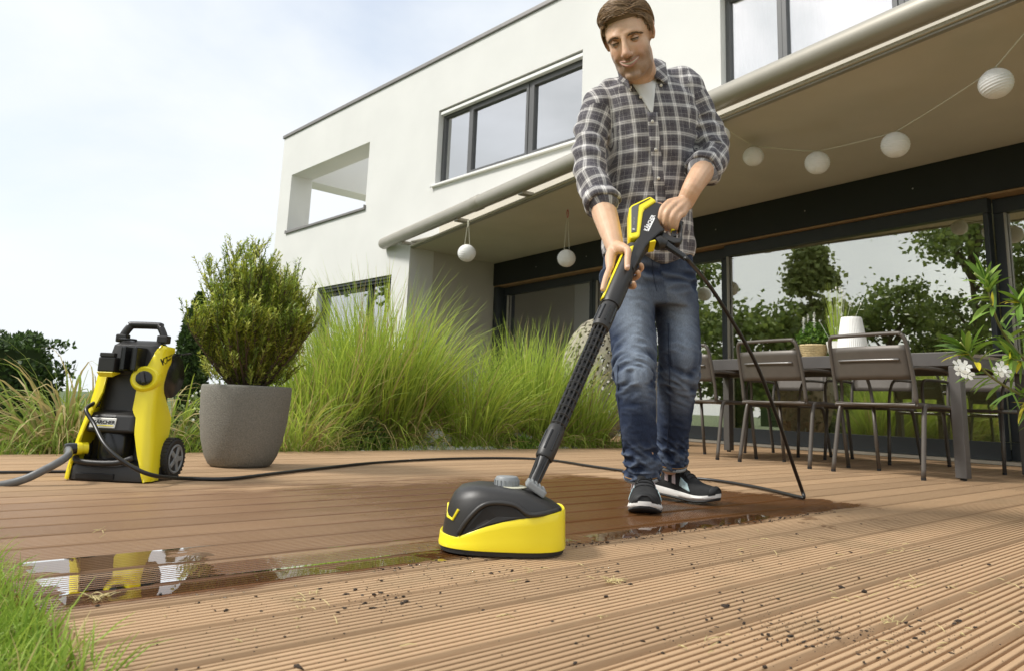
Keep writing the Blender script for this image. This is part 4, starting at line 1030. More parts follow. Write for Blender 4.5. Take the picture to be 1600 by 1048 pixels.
# ================================================================== pressure washer
M_yel = mat('yellow plastic', (.90, .745, .016), .34, bump=.03, bscale=500, coat=.15)
M_blk = mat('black plastic', (.022, .020, .018), .42, var=.1, vscale=12, bump=.12, bscale=500)
M_blk2 = mat('glossy black plastic', (.012, .012, .012), .25)
M_gry = mat('grey plastic', (.24, .25, .25), .45, bump=.05, bscale=400)
M_silver = mat('silver name plate', (.62, .60, .54), .35, metal=.5)
M_rubber = mat('black rubber', (.018, .017, .016), .65, bump=.2, bscale=200)
M_print = mat('printed black', (.01, .01, .01), .5)
M_printw = mat('printed white', (.82, .82, .80), .5)
WB = at(165, 748, 2.83)*np.array([1, 1, 0]); WR = math.atan2(RT[1], RT[0])-rad(3)
ws = thing('pressure_washer', 'yellow and black upright pressure washer standing on the deck', 'pressure washer', tuple(WB), WR)
WS = np.array([1.05, 1.0, .965]); ws.scale = tuple(WS)
def ip(z, t): return float(np.interp(z, [q[0] for q in t], [q[1] for q in t]))
WA = [(0, .143), (.05, .140), (.15, .128), (.25, .112), (.33, .105), (.45, .106), (.535, .098)]
WF = [(0, .0), (.05, .004), (.2, .022), (.35, .048), (.5, .080), (.535, .095)]
WK = [(0, .205), (.2, .205), (.35, .20), (.5, .185), (.535, .18)]
def wring(z, off=0.0, yf=None, n_=9, cr=.035, ab=None):
    a = (ab or ip(z, WA))+off; y0 = (ip(z, WF) if yf is None else yf)-off; y1 = ip(z, WK)+off; c = min(cr, a*.9, (y1-y0)*.45); P_ = []
    for cx_, cy_, s0 in ((a-c, y0+c, -PI/2), (a-c, y1-c, 0), (-a+c, y1-c, PI/2), (-a+c, y0+c, PI)):
        for k in range(n_): th = s0+PI/2*k/(n_-1); P_.append((cx_+c*math.cos(th), cy_+c*math.sin(th), z))
    return P_
# core, set back where the front is hollow
zs = [.0, .06, .075, .17, .185, .25, .262, .40, .412, .47, .515, .530, .537]
yf = [.012, .012, .075, .08, .03, .035, .062, .072, .064, .072, .082, .092, .11]
MB().loft([wring(z, -.006 if z < .53 else -.02, y) for z, y in zip(zs, yf)]).build('housing', M_blk, ws, smooth=True, autos=35, bev=.004)
# bumper foot; a near-black block paints the carrying slot's shade
ft = MB(); ft.loft([wring(.0, -.004), wring(.006, .004), wring(.05, .006), wring(.062, .002), wring(.066, -.012)]); bf = ft.build('bumper', M_blk, ws, smooth=True, autos=35)
MB().box((-.105, -.0085, .008), (.03, .004, .030), bev=.003).build('grip_slot_shade', mat('painted slot shadow', (.006, .006, .006), .6), bf)
lp_ = MB(); lp_.tube(smooth_path([(-.125, .012, .085), (-.10, -.006, .072), (-.03, -.012, .068), (.04, -.010, .072), (.085, .004, .09)], 6), .011, 10); lp_.build('tray_lip', M_blk, ws, smooth=True)
MB().lathe([(.058, 0), (.06, .01), (.06, .10), (.055, .11)], 28, (-.015, .075, .072)).build('motor_drum', M_blk2, ws, smooth=True, autos=40)
# cross bar with the name plate
cb = MB(); cb.loft([[(x, y+d, z) for x, y in ((-.112, .035), (-.10, .012), (.0, -.002), (.06, .004), (.085, .03), (.085, .09), (-.112, .09))] for z, d in ((.178, .012), (.186, .002), (.243, .014), (.252, .03))]); cbo = cb.build('cross_bar', M_blk, ws, bev=.005)
pl = MB().box((-.048, -.0022, -.019), (.048, .002, .019), bev=.002).build('name_plate', M_silver, ws); pl.location = (-.040, .0085, .214); pl.rotation_euler = (rad(-12), 0, rad(-4))
tm = text_mesh('KÄRCHER', .0185, .0004, .0005); tm.materials.append(M_print); t_ = link('lettering', tm, pl, (0.004, -.0030, .002)); t_.rotation_euler = (PI/2, 0, 0)
MB().box((-.034, -.0031, -.0115), (.042, -.0020, -.0085)).build('underline', M_yel, pl)
# yellow side shells
def wshell(name, rows, side):
    grid = []
    for z, xf, yb in rows:
        a = ip(z, WA)+.006; y0 = ip(z, WF)-.007; c = .026; path = []
        xf_ = min(xf, a-.002)
        for k in range(8): path.append((xf_+(a-c-xf_)*k/8 if xf_ < a-c else xf_, y0 if xf_ < a-c else y0+c*(1-math.sqrt(max(0, 1-((xf_-a+c)/c)**2)))*(1)))
        for k in range(7):
            th = -PI/2+PI/2*k/6; px_ = a-c+c*math.cos(th); path.append((max(px_, xf_), y0+c+c*math.sin(th)))
        for k in range(1, 8): path.append((a-.012*(k/7)**2, y0+c+(yb-y0-c)*k/7))
        grid.append([(side*x, y, z) for x, y in path])
    m_ = len(grid[0]); b = MB(); b.add([p for r in grid for p in r], [(i*m_+j, i*m_+j+1, (i+1)*m_+j+1, (i+1)*m_+j) for i in range(len(grid)-1) for j in range(m_-1)])
    o = b.build(name, M_yel, ws, smooth=True, solid=.009); md = o.modifiers.new('b', 'BEVEL'); md.width = .0025; md.segments = 2; md.limit_method = 'ANGLE'; md.angle_limit = rad(50); return o
def dense(rows, n_=34):
    z0, z1 = rows[0][0], rows[-1][0]
    return [(z, ip(z, [(r[0], r[1]) for r in rows]), ip(z, [(r[0], r[2]) for r in rows])) for z in np.linspace(z0, z1, n_)]
shellR = wshell('side_shell', dense([(.006, .136, .100), (.05, .120, .11), (.10, .100, .125), (.18, .076, .175), (.235, .071, .195), (.262, .052, .18), (.335, .050, .135), (.37, .052, .130), (.43, .068, .15), (.46, .078, .185), (.49, .088, .19), (.515, .099, .19)]), 1)
wshell('side_shell', dense([(.006, .132, .19), (.05, .130, .19), (.10, .124, .19), (.18, .108, .19), (.25, .092, .19), (.33, .070, .18), (.40, .070, .17), (.452, .078, .165)]), -1)
MB().lathe([(0, 0), (.018, .0), (.018, .006), (0, .006)], 16, (-.094, .040, .285), frame_to((0, -1, .2))).build('hose_outlet', M_blk2, ws)
# rotary switch on a yellow boss
kx = np.array([.074, .040, .385]); Rk = frame_to((.22, -1, .16))
MB().lathe([(.052, -.03), (.050, .0), (.044, .012), (.040, .014), (.030, .010), (0, .010)], 36, kx, Rk).build('switch_boss', M_yel, ws, smooth=True, autos=40)
kb = MB().lathe([(.028, .008), (.027, .020), (.024, .022), (0, .022)], 30, kx, Rk).build('rotary_switch', M_blk2, ws, smooth=True, autos=40)
MB().box((-.006, -.022, .022), (.006, .022, .036), Rk @ rotz(.25), kx, .002).build('switch_grip', M_blk, kb)
# accessory holders
h1 = MB().box((-.082, -.002, .405), (-.022, .075, .462), bev=.006); h1.box((-.078, -.004, .462), (-.026, .02, .478), bev=.003); h1o = h1.build('nozzle_holder', M_blk, ws)
MB().add([(-.080, -.004, .404), (-.024, -.004, .404), (-.030, .01, .388), (-.074, .01, .388), (-.080, .05, .404), (-.024, .05, .404)], [(0, 1, 2, 3), (3, 2, 5, 4), (0, 3, 4), (1, 5, 2)]).build('holder_floor', M_yel, h1o, solid=.003)
for x_ in (.0, .040):
    MB().box((x_-.008, .004, .412), (x_+.010, .085, .505), bev=.006).build('gun_clip', M_blk2, ws)
MB().box((-.006, .045, .42), (.046, .085, .497), bev=.006).build('gun_clip_back', M_blk, ws)
MB().tube([(-.055+.032*math.cos(a), .125+.022*math.sin(a), .5385) for a in np.linspace(0, 2*PI, 25)], .004, 6, False).build('bottle_well', M_blk2, ws)
# folding handle
hd = MB().tube(smooth_path([(-.078, .135, .528), (-.076, .137, .558), (-.058, .140, .592), (-.05, .141, .598), (.05, .141, .598), (.058, .140, .592), (.076, .137, .558), (.078, .135, .528)], 5), .0125, 10, flat=1.25); hd.build('handle', M_blk, ws, smooth=True)
for s in (-1, 1): MB().box((s*.078-.02, .118, .528), (s*.078+.02, .154, .560), bev=.006).build('handle_socket', M_blk, ws); MB().tube([(s*.078, .135, .50), (s*.078, .135, .54)], .009).build('handle_rod', M_gry, ws)
# hose reel on the back, wheels
Rx = frame_to((1, 0, 0))
MB().lathe([(.085, -.10), (.09, -.095), (.09, -.075), (.05, -.07), (.05, .075), (.09, .08), (.09, .098), (.083, .104), (.02, .106), (0, .106)], 40, (.006, .185, .405), Rx).build('hose_reel', M_blk2, ws, smooth=True, autos=40)
def wheel(x, s):
    w_ = MB().lathe([(.050, -.020), (.072, -.022), (.080, -.014), (.080, .014), (.072, .022), (.050, .020)], 44, (x, .165, .080), Rx).build('wheel', M_rubber, ws, smooth=True, autos=40)
    for k in range(30):
        a = 2*PI*k/30; c = np.array([x, .165+.0795*math.cos(a), .080+.0795*math.sin(a)]); MB().box((-.02, -.003, -.0015), (.02, .003, .0022), np.stack([[1, 0, 0], [0, -math.sin(a), math.cos(a)], [0, math.cos(a), math.sin(a)]], axis=1), c).build('tread_bar', M_rubber, w_)
    MB().lathe([(0, -.004), (.056, -.004), (.056, .022), (.052, .024), (.046, .020), (.02, .018), (.016, .026), (0, .026)], 36, (x, .165, .080), Rx*np.array([[1, 1, s]])).build('rim', M_gry, w_, smooth=True, autos=40)
    for k in range(5): a = 2*PI*k/5; MB().box((.008, -.009, .018), (.048, .009, .024), Rx @ rotz(a), (x, .165, .080), .003).build('spoke', M_gry, w_)
wheel(.140, 1); wheel(-.140, -1)
MB().tube([(-.15, .165, .08), (.15, .165, .08)], .01).build('axle', M_blk, ws)
# water inlet
MB().lathe([(.022, 0), (.022, .018), (.024, .02), (.024, .034), (.018, .036), (0, .036)], 20, (-.095, .03, .118), frame_to((-.75, -.65, -.05))).build('inlet_coupling', M_yel, ws, smooth=True, autos=40)
MB().lathe([(.02, 0), (.021, .03), (.017, .04), (0, .04)], 20, np.array([-.095, .03, .118])+.034*np.array([-.75, -.65, -.05]), frame_to((-.75, -.65, -.05))).build('hose_connector', M_blk2, ws, smooth=True, autos=40)
# lettering on the yellow horn
n_ = np.array([.93, -.36, .10]); n_ /= np.linalg.norm(n_); tx = np.array([.30, .90, .38]); tx -= n_*(tx @ n_); tx /= np.linalg.norm(tx); ty = np.cross(n_, tx)
for body, sz, bold, dx, dy in (('K7', .036, .0008, .0, .0), ('PREMIUM', .0088, .0002, .045, .009), ('SMART CONTROL', .0115, .0003, .062, -.003)):
    tm = text_mesh(body, sz, .0004, bold); tm.materials.append(M_print); t_ = link('lettering', tm, ws); pos = np.array([.103, .084, .447])+tx*(dx+.012)+ty*(dy+.005)+n_*.04
    t_.matrix_local = Matrix(((tx[0], ty[0], n_[0], pos[0]), (tx[1], ty[1], n_[1], pos[1]), (tx[2], ty[2], n_[2], pos[2]), (0, 0, 0, 1)))
    md = t_.modifiers.new('wrap', 'SHRINKWRAP'); md.target = shellR; md.wrap_method = 'PROJECT'; md.use_project_z = True; md.use_negative_direction = True; md.use_positive_direction = False; md.offset = .0012

def wl_(x, y, z): return WB+rotz(WR) @ (np.array([x, y, z])*WS)
def cable(name, label, pts, r_, m, cat):
    return tag(MB().tube(smooth_path(pts, 10), r_, 10).build(name, m, None, smooth=True), label, cat)
M_hose = mat('black hose', (.014, .013, .012), .38, var=.2, vscale=30)
M_ghose = mat('grey braided hose', (.13, .13, .125), .35, var=.2, vscale=60)
h0 = np.array([-.095, .03, .118])+.06*np.array([-.75, -.65, -.05])
cable('inlet_hose', 'thick grey water hose plugged into the washer inlet', [wl_(*h0), at(104, 713, 2.72), at(70, 733, 2.66), at(25, 752, 2.62), at(-60, 768, 2.58), at(-200, 790, 2.6)], .0135, M_ghose, 'hose')
cable('power_cable', 'thin black power cable lying on the deck behind the washer', [wl_(-.05, .2, .03), wl_(-.10, .27, .010), gnd(95, 736, .006), gnd(30, 737, .006), gnd(-60, 737, .006), gnd(-160, 738, .006)], .0055, M_hose, 'cable')

# ================================================================== patio cleaner with lance and gun
def lat_(px, d): return at(px, 700, d)
HB = at(786, 800, 1.815)*np.array([1, 1, 0]); HRz = math.atan2(RT[1], RT[0])
pc = thing('patio_cleaner', 'yellow and black floor washing head with long lance and spray gun', 'patio cleaner', tuple(HB), HRz)
def hring(z, sl=1.0, sr=1.0, sb=1.0, zf=None, n_=48, a=.143, b_=.118, xs=0.0, yb=0.0):
    P_ = []
    for k in range(n_):
        th = 2*PI*k/n_; c, s = math.cos(th), math.sin(th); ex = 2/3.0
        x = a*math.copysign(abs(c)**ex, c); y = b_*math.copysign(abs(s)**ex, s)
        y *= 1-.10*(x/a < 0)*(x/a)**2
        x *= sr if x > 0 else sl; y *= sb; x += xs; y += yb
        P_.append((x, y, z if zf is None else zf(x, y)))
    return P_
skt = lambda x, y: float(np.interp(x, [-.15, -.10, -.085, -.04, .02, .07, .13, .15], [.042, .036, .043, .062, .080, .085, .097, .098]))
MB().loft([hring(.004, .97, .97, .97), hring(.016, .985, .985, .985)]).build('brush_ring', M_rubber, pc)
MB().loft([hring(.014), hring(.020, 1.005, 1.005, 1.005)]+[hring(0, 1-.012*t, 1-.012*t, 1-.012*t, lambda x, y, t=t: .020+(skt(x, y)-.020)*t) for t in (.25, .5, .75, .97)]+[hring(0, .975, .975, .975, lambda x, y: skt(x, y)+.001), hring(0, .93, .95, .93, lambda x, y: skt(x, y)-.001)]).build('skirt', M_yel, pc, smooth=True, autos=45)
top = lambda x, y: float(np.interp(x, [-.15, -.128, -.118, -.10, -.06, .0, .05, .08, .12, .15], [.068, .116, .130, .138, .143, .139, .134, .122, .108, .098]))
def cov(t, sc):
    def z_(x, y): k = skt(x, y)-.004; return k+(top(x, y)-k)*t
    return hring(0, sc, sc, sc, z_)
MB().loft([cov(0, .955), cov(.25, .94), cov(.5, .915), cov(.75, .865), cov(.90, .80), cov(.985, .70), cov(1.02, .5), cov(1.03, .2)]).build('cover', M_blk, pc, smooth=True, autos=50)
# side arch: recess shade painted as a darker patch, with raised brow above it
arch = [(-.084, .045), (-.04, .066), (.02, .083), (.045, .086), (.02, .106), (-.012, .110), (-.04, .103)]
def onhead(x, z, out): # point on the front of the head
    t = min(1, max(0, (z-skt(x, 0))/(top(x, 0)-skt(x, 0)))); sc = float(np.interp(t, [0, .25, .5, .75, .9, 1], [.955, .94, .915, .865, .80, .70])); xx = x/(.143*sc); 
    y = -.118*sc*(max(0, 1-abs(xx)**3))**(1/3.0)*(1-.10*(xx < 0)*xx*xx); return np.array([x, y-out, z])
A_ = [onhead(x, z, .0035) for x, z in arch]; cen = sum(A_)/len(A_)
MB().add(A_+[cen], [(i, (i+1) % 7, 7) for i in range(7)]).build('side_recess_shade', mat('painted recess shade', (.008, .007, .006), .7), pc, solid=.002)
br = smooth_path([onhead(x, z, .004) for x, z in ((-.096, .044), (-.075, .077), (-.046, .106), (-.014, .114), (.026, .110), (.055, .093), (.085, .094), (.125, .099))], 5)
MB().tube(br, .0055, 8).build('cover_rib', M_blk, pc, smooth=True)
for pts in ([(-.126, .096), (-.122, .076), (-.110, .072), (-.098, .094)],):
    MB().tube([onhead(x, z, .0012) for x, z in pts], .0032, 6).build('accent_mark', M_yel, pc)
# grey pressure dial and grey lock tab
MB().lathe([(.042, .1365), (.043, .139), (.036, .141), (0, .141)], 40, (.010, -.005, 0)).build('dial_ring', mat('pale ring', (.50, .48, .36), .5), pc, smooth=True, autos=30)
dl = MB(); dl.lathe([(.0285, .140), (.0275, .156), (.0245, .161), (.022, .162), (0, .162)], 40, (.006, -.005, 0)); dlo = dl.build('pressure_dial', M_gry, pc, smooth=True, autos=30)
for k in range(18): a = 2*PI*k/18; MB().box((.027, -.0016, .142), (.0295, .0016, .154), rotz(a), (.006, -.005, 0)).build('grip_ridge', M_gry, dlo)
lk = MB(); lk.box((.074, -.055, -.006), (.123, .02, .010), None, (0, 0, 0), .004); lk_o = lk.build('lock_tab', M_gry, pc); lk_o.location = (-.012, 0, .190); lk_o.rotation_euler = (0, rad(32), 0)
for k in range(4): MB().box((.082+k*.010, -.05, .010), (.086+k*.010, .016, .013)).build('grip_ridge', M_gry, lk_o)

# lance and gun share one straight axis
LD = lambda py: 1.905+(752-py)*(.46/382)
def ax(px, py): return at(px, py, LD(py))
L0, L1 = ax(834, 752), ax(985, 405); ea = (L1-L0)/np.linalg.norm(L1-L0)
def axp(py):      # axis point at photo height py
    t = (752-py)/(752-405); return L0+(L1-L0)*t
def loc(p): return rotz(-HRz) @ (np.array(p)-HB)
def seg(name, rows, m, n_=20, parent=pc, flat=1.0):
    return MB().tube([loc(axp(y)) for y, r_ in rows], [r_ for y, r_ in rows], n_, flat=flat).build(name, m, parent, smooth=True, autos=40)
e1 = -RT-ea*(-RT @ ea); e1 /= np.linalg.norm(e1)          # image left, square to the lance
e2 = np.cross(e1, ea); e2 = e2 if e2 @ FW < 0 else -e2     # towards the camera
seg('swivel_joint', [(762, .014), (752, .014), (736, .013), (722, .017)], M_blk)
for k in range(8):
    a = 2*PI*k/8; o_ = (e1*math.cos(a)+e2*math.sin(a))*.014; MB().tube([loc(axp(756)+o_*.9), loc(axp(724)+o_*1.15)], .0028, 5).build('joint_rib', M_blk, pc)
seg('lower_collar', [(724, .020), (722, .023), (708, .0235), (690, .0225), (684, .0215), (682, .019)], M_blk)
for a in (.5, 1.3, 2.1): o_ = (e1*math.cos(a)+e2*math.sin(a))*.0225; MB().tube([loc(axp(716)+o_), loc(axp(692)+o_)], .003, 6).build('collar_ridge', M_blk2, pc)
seg('lance_core', [(686, .0125), (530, .0125)], M_blk2, 14)
for k in range(10):
    a = 2*PI*k/10; o_ = (e1*math.cos(a)+e2*math.sin(a))*.0185; MB().tube([loc(axp(686)+o_), loc(axp(528)+o_*1.05)], .0026, 5).build('lattice_bar', M_blk, pc)
for k in range(14):
    y = 680-k*11.4; MB().tube([loc(axp(y)+(e1*math.cos(a)+e2*math.sin(a))*.0190) for a in np.linspace(0, 2*PI, 25)], .0028, 5, False).build('lattice_ring', M_blk, pc)
seg('upper_collar', [(535, .020), (533, .0255), (527, .0265), (512, .0265), (498, .0255), (492, .024), (488, .020)], M_blk)
for a in (.4, 1.1, 1.8, 2.5): o_ = (e1*math.cos(a)+e2*math.sin(a))*.0262; MB().tube([loc(axp(526)+o_), loc(axp(502)+o_)], .0032, 6).build('collar_ridge', M_blk2, pc)
seg('grip_tube', [(494, .0275), (488, .030), (440, .0305), (405, .029), (385, .028)], M_blk, 24)
ys = MB(); rows = []
for y in np.linspace(492, 396, 14):
    c = axp(y); r_ = .0315; rows.append([loc(c+(e1*math.cos(a)+e2*math.sin(a))*r_) for a in np.linspace(.10, .72, 7)])
ys.add([p for r in rows for p in r], [(i*7+j, i*7+j+1, i*7+j+8, i*7+j+7) for i in range(13) for j in range(6)]); ys.build('grip_stripe', M_yel, pc, smooth=True, solid=.003)
# gun body: plates in the plane of the lance
GN = np.cross(ea, e1); GN = GN if GN @ FW < 0 else -GN; GN /= np.linalg.norm(GN)
def gpt(X, Y, out=0.0):
    px, py = 940+X/6.164, 300+Y/6.164; v = (_r2*(px-CX)+_d2*(py-CY))/FPX+_f; o = np.array([0, 0, CAMH]); t = ((L1-o) @ GN)/(v @ GN); return loc(o+v*t+GN*out)
def plate(name, poly, o0, o1, m, bev=.004, parent=pc):
    n_ = len(poly); b = MB().add([gpt(x, y, o0) for x, y in poly]+[gpt(x, y, o1) for x, y in poly], [tuple(range(n_)), tuple(range(n_, 2*n_))[::-1]]+[(j, (j+1) % n_, (j+1) % n_+n_, j+n_) for j in range(n_)])
    return b.build(name, m, parent, bev=bev)
gb = plate('gun_body', [(300, 800), (225, 720), (290, 560), (345, 480), (380, 240), (505, 150), (560, 165), (580, 185), (545, 260), (540, 305), (560, 370), (600, 420), (555, 440), (470, 515), (420, 570), (370, 660)], -.026, .026, M_blk, .008)
plate('display_frame', [(252, 478), (256, 212), (275, 190), (455, 104), (518, 148), (405, 225), (388, 262), (357, 478), (342, 498), (268, 512)], -.030, .030, M_yel, .006)
plate('display', [(272, 462), (273, 222), (285, 208), (352, 176), (342, 215), (322, 452)], .024, .0325, mat('display grey', (.11, .11, .105), .3), .002)
plate('display_edge', [(352, 176), (455, 125), (452, 134), (350, 190)], .024, .032, M_blk, .001)
MB().lathe([(0, 0), (.0042, 0), (.0042, .0008), (0, .0008)], 20, gpt(294, 432, .0326), frame_to(rotz(-HRz) @ GN)).build('display_symbol', mat('pale print', (.5, .5, .48), .5), pc)
tm = text_mesh('SMART APP', .0075, .0003); tm.materials.append(mat('faint print', (.32, .32, .31), .5)); dsp = link('lettering', tm, pc)
def put_text(o, X, Y, out, X2, Y2):
    p, q = gpt(X, Y, out), gpt(X2, Y2, out); tx = q-p; tx /= np.linalg.norm(tx); n_ = rotz(-HRz) @ GN; ty = np.cross(n_, tx)
    o.matrix_local = Matrix(((tx[0], ty[0], n_[0], p[0]), (tx[1], ty[1], n_[1], p[1]), (tx[2], ty[2], n_[2], p[2]), (0, 0, 0, 1)))
put_text(dsp, 300, 355, .0328, 303, 300)
tm = text_mesh('KÄRCHER', .0185, .0004, .0004); tm.materials.append(M_printw); tt = link('lettering', tm, pc); put_text(tt, 452, 358, .0265, 492, 280)
ul = plate('underline', [(440, 440), (432, 432), (492, 308), (502, 314)], .0262, .0270, M_printw, 0)
plate('trigger_guard', [(585, 405), (650, 440), (672, 448), (728, 468), (742, 455), (742, 325), (775, 315), (775, 478), (750, 515), (692, 518), (630, 490), (560, 455)], -.013, .013, M_blk, .005)
MB().tube(smooth_path([gpt(535, 205), gpt(600, 250), gpt(680, 295), gpt(765, 335)], 4), .0175, 14).build('pistol_grip', M_blk, pc, smooth=True)
plate('trigger', [(665, 370), (722, 352), (726, 380), (672, 388)], -.009, .009, M_yel, .002); plate('trigger_block', [(672, 392), (720, 380), (718, 440), (676, 444)], -.007, .007, M_blk2, .002)
plate('safety_catch', [(450, 535), (500, 518), (515, 535), (455, 545)], -.02, .028, M_yel, .003)
plate('yellow_tab', [(255, 600), (298, 585), (285, 630), (268, 665)], .01, .034, M_yel, .003)
MB().tube([gpt(520, 505), gpt(560, 490), gpt(625, 510)], [.022, .024, .017], 16).build('hose_swivel', M_blk, pc, smooth=True, autos=40)
bt = [gpt(615+195*t, 505+135*t) for t in np.linspace(0, 1, 22)]
MB().tube(bt, [.0125-.004*t+(.0018 if i % 2 else 0) for i, t in enumerate(np.linspace(0, 1, 22))], 12).build('hose_boot', M_blk2, pc, smooth=True)
g_end = HB+rotz(HRz) @ gpt(805, 637); g_d = HB+rotz(HRz) @ gpt(840, 668)
def hz(px, py): return gnd(px, py, .009)
hose_pts = [wl_(-.094, .032, .287), wl_(-.093, -.015, .26), at(147, 662, 2.79), at(165, 695, 2.72), at(196, 722, 2.70), at(240, 742, 2.74), hz(300, 747), hz(360, 747), hz(430, 739), hz(500, 731), hz(590, 722), hz(700, 716), hz(800, 715), hz(860, 718), hz(920, 727), hz(985, 736), hz(1060, 744), hz(1120, 750), hz(1180, 760), hz(1225, 770), hz(1250, 776)]
tail = [hz(1256, 777)+np.array([0, 0, .004]), at(1252, 762, 3.12), at(1238, 722, 3.04), at(1214, 650, 2.93), at(1180, 565, 2.80), at(1140, 495, 2.68), at(1105, 442, 2.56), g_d, g_end]
cable('pressure_hose', 'long black pressure hose running from the washer along the deck up to the spray gun', hose_pts+tail, .0072, M_hose, 'hose')
# ================================================================== the man
from mathutils.bvhtree import BVHTree
MBASE = at(1030, 800, 2.72)*np.array([1, 1, 0]); MR = math.atan2(RT[1], RT[0])
man = thing('person', 'smiling man in checked shirt, blue jeans and black trainers holding the spray gun', 'person', tuple(MBASE), MR)
def ml(w): return rotz(-MR) @ (np.array(w, float)-MBASE)
def J(px, py, d): return ml(at(px, py, d))
CAMl = ml(np.array([0, 0, CAMH]))
def ell(c, rx, ry, rz, R_=None, n_=20, m_=14):
    b = []; c = np.array(c)
    rows = []
    for i in range(1, m_):
        th = PI*i/m_; rows.append([np.array([rx*math.sin(th)*math.cos(2*PI*j/n_), ry*math.sin(th)*math.sin(2*PI*j/n_), rz*math.cos(th)]) for j in range(n_)])
    top_, bot = np.array([0, 0, rz]), np.array([0, 0, -rz]); V = [top_]+[p for r in rows for p in r]+[bot]
    F = [(0, 1+j, 1+(j+1) % n_) for j in range(n_)]
    for i in range(m_-2): F += [(1+i*n_+j, 1+(i+1)*n_+j, 1+(i+1)*n_+(j+1) % n_, 1+i*n_+(j+1) % n_) for j in range(n_)]
    L = len(V)-1; F += [(L, 1+(m_-2)*n_+(j+1) % n_, 1+(m_-2)*n_+j) for j in range(n_)]
    return [(R_ @ p if R_ is not None else p)+c for p in V], F
def capsule(b, pts, rs, n_=14):
    """round ended tapered limb through the points"""
    P_ = smooth_path(pts, 5) if len(pts) > 2 else [np.array(p, float) for p in pts]
    R_ = np.interp(np.linspace(0, len(rs)-1, len(P_)), range(len(rs)), rs)
    b.tube(P_, list(R_), n_); b.add(*ell(P_[0], R_[0], R_[0], R_[0], None, 12, 8)); b.add(*ell(P_[-1], R_[-1], R_[-1], R_[-1], None, 12, 8))
def remesh(b, vox, it=4, fac=.5):
    o = b.build('tmp', None)
    o.data.materials.clear()
    md = o.modifiers.new('r', 'REMESH'); md.mode = 'VOXEL'; md.voxel_size = vox; md.use_smooth_shade = True
    if it: ms = o.modifiers.new('s', 'SMOOTH'); ms.factor = fac; ms.iterations = it
    dg = bpy.context.evaluated_depsgraph_get(); me = bpy.data.meshes.new_from_object(o.evaluated_get(dg))
    old = o.data; bpy.data.objects.remove(o); bpy.data.meshes.remove(old); return me
def coords(me): a = np.empty(len(me.vertices)*3); me.vertices.foreach_get('co', a); return a.reshape(-1, 3)
def norms(me): a = np.empty(len(me.vertices)*3); me.vertices.foreach_get('normal', a); return a.reshape(-1, 3)
def setco(me, a): me.vertices.foreach_set('co', a.ravel()); me.update()
def setcol(me, c):
    ca = me.color_attributes.new('Col', 'FLOAT_COLOR', 'POINT'); ca.data.foreach_set('color', np.hstack([c, np.ones((len(c), 1))]).ravel())
def nse(p, s, off=0): return np.array([noise.noise(Vector((q[0]*s[0]+off, q[1]*s[1], q[2]*s[2]))) for q in p])
def finish(name, me, m, parent=man):
    me.materials.clear(); me.materials.append(m); me.polygons.foreach_set('use_smooth', [True]*len(me.polygons)); return link(name, me, parent)
def bvh(me): return BVHTree.FromPolygons([Vector(v.co) for v in me.vertices], [tuple(p.vertices) for p in me.polygons])
def ray_px(tree, px, py, off):
    v = rotz(-MR) @ ((_r2*(px-CX)+_d2*(py-CY))/FPX+_f); v /= np.linalg.norm(v); h = tree.ray_cast(Vector(CAMl), Vector(v)); 
    return None if h[0] is None else np.array(h[0])-v*off
def sring(c, a, b_, n_=32, ex=2.4, tilt=0.0, tiltf=0.0):
    return [np.array(c)+np.array([a*math.copysign(abs(math.cos(t))**(2/ex), math.cos(t)), b_*math.copysign(abs(math.sin(t))**(2/ex), math.sin(t)), tilt*math.cos(t)*a+tiltf*math.sin(t)*b_]) for t in np.linspace(0, 2*PI, n_, endpoint=False)]

# ---- anchor points
T_rows = [(1012, 402, 2.745, .170, .122), (1012, 350, 2.735, .163, .118), (1014, 290, 2.72, .156, .116), (1016, 230, 2.70, .166, .122), (1014, 185, 2.69, .182, .122), (1011, 158, 2.69, .178, .110), (1008, 138, 2.69, .140, .090), (1006, 122, 2.685, .085, .072)]
UA_R = [(938, 165, 2.67), (921, 220, 2.63), (924, 280, 2.57), (941, 318, 2.51)]
UA_L = [(1072, 142, 2.69), (1098, 190, 2.70), (1115, 240, 2.66), (1098, 266, 2.59)]
LG_R = [(978, 425, 2.74), (985, 490, 2.70), (990, 545, 2.66), (991, 592, 2.62), (996, 650, 2.63), (1001, 700, 2.66), (1003, 741, 2.69)]
LG_L = [(1046, 425, 2.77), (1058, 500, 2.78), (1062, 562, 2.74), (1056, 630, 2.80), (1050, 690, 2.87), (1047, 724, 2.90)]
r_LR = [.098, .088, .078, .0695, .0635, .059, .064]; r_LL = [.094, .080, .073, .066, .058, .060]

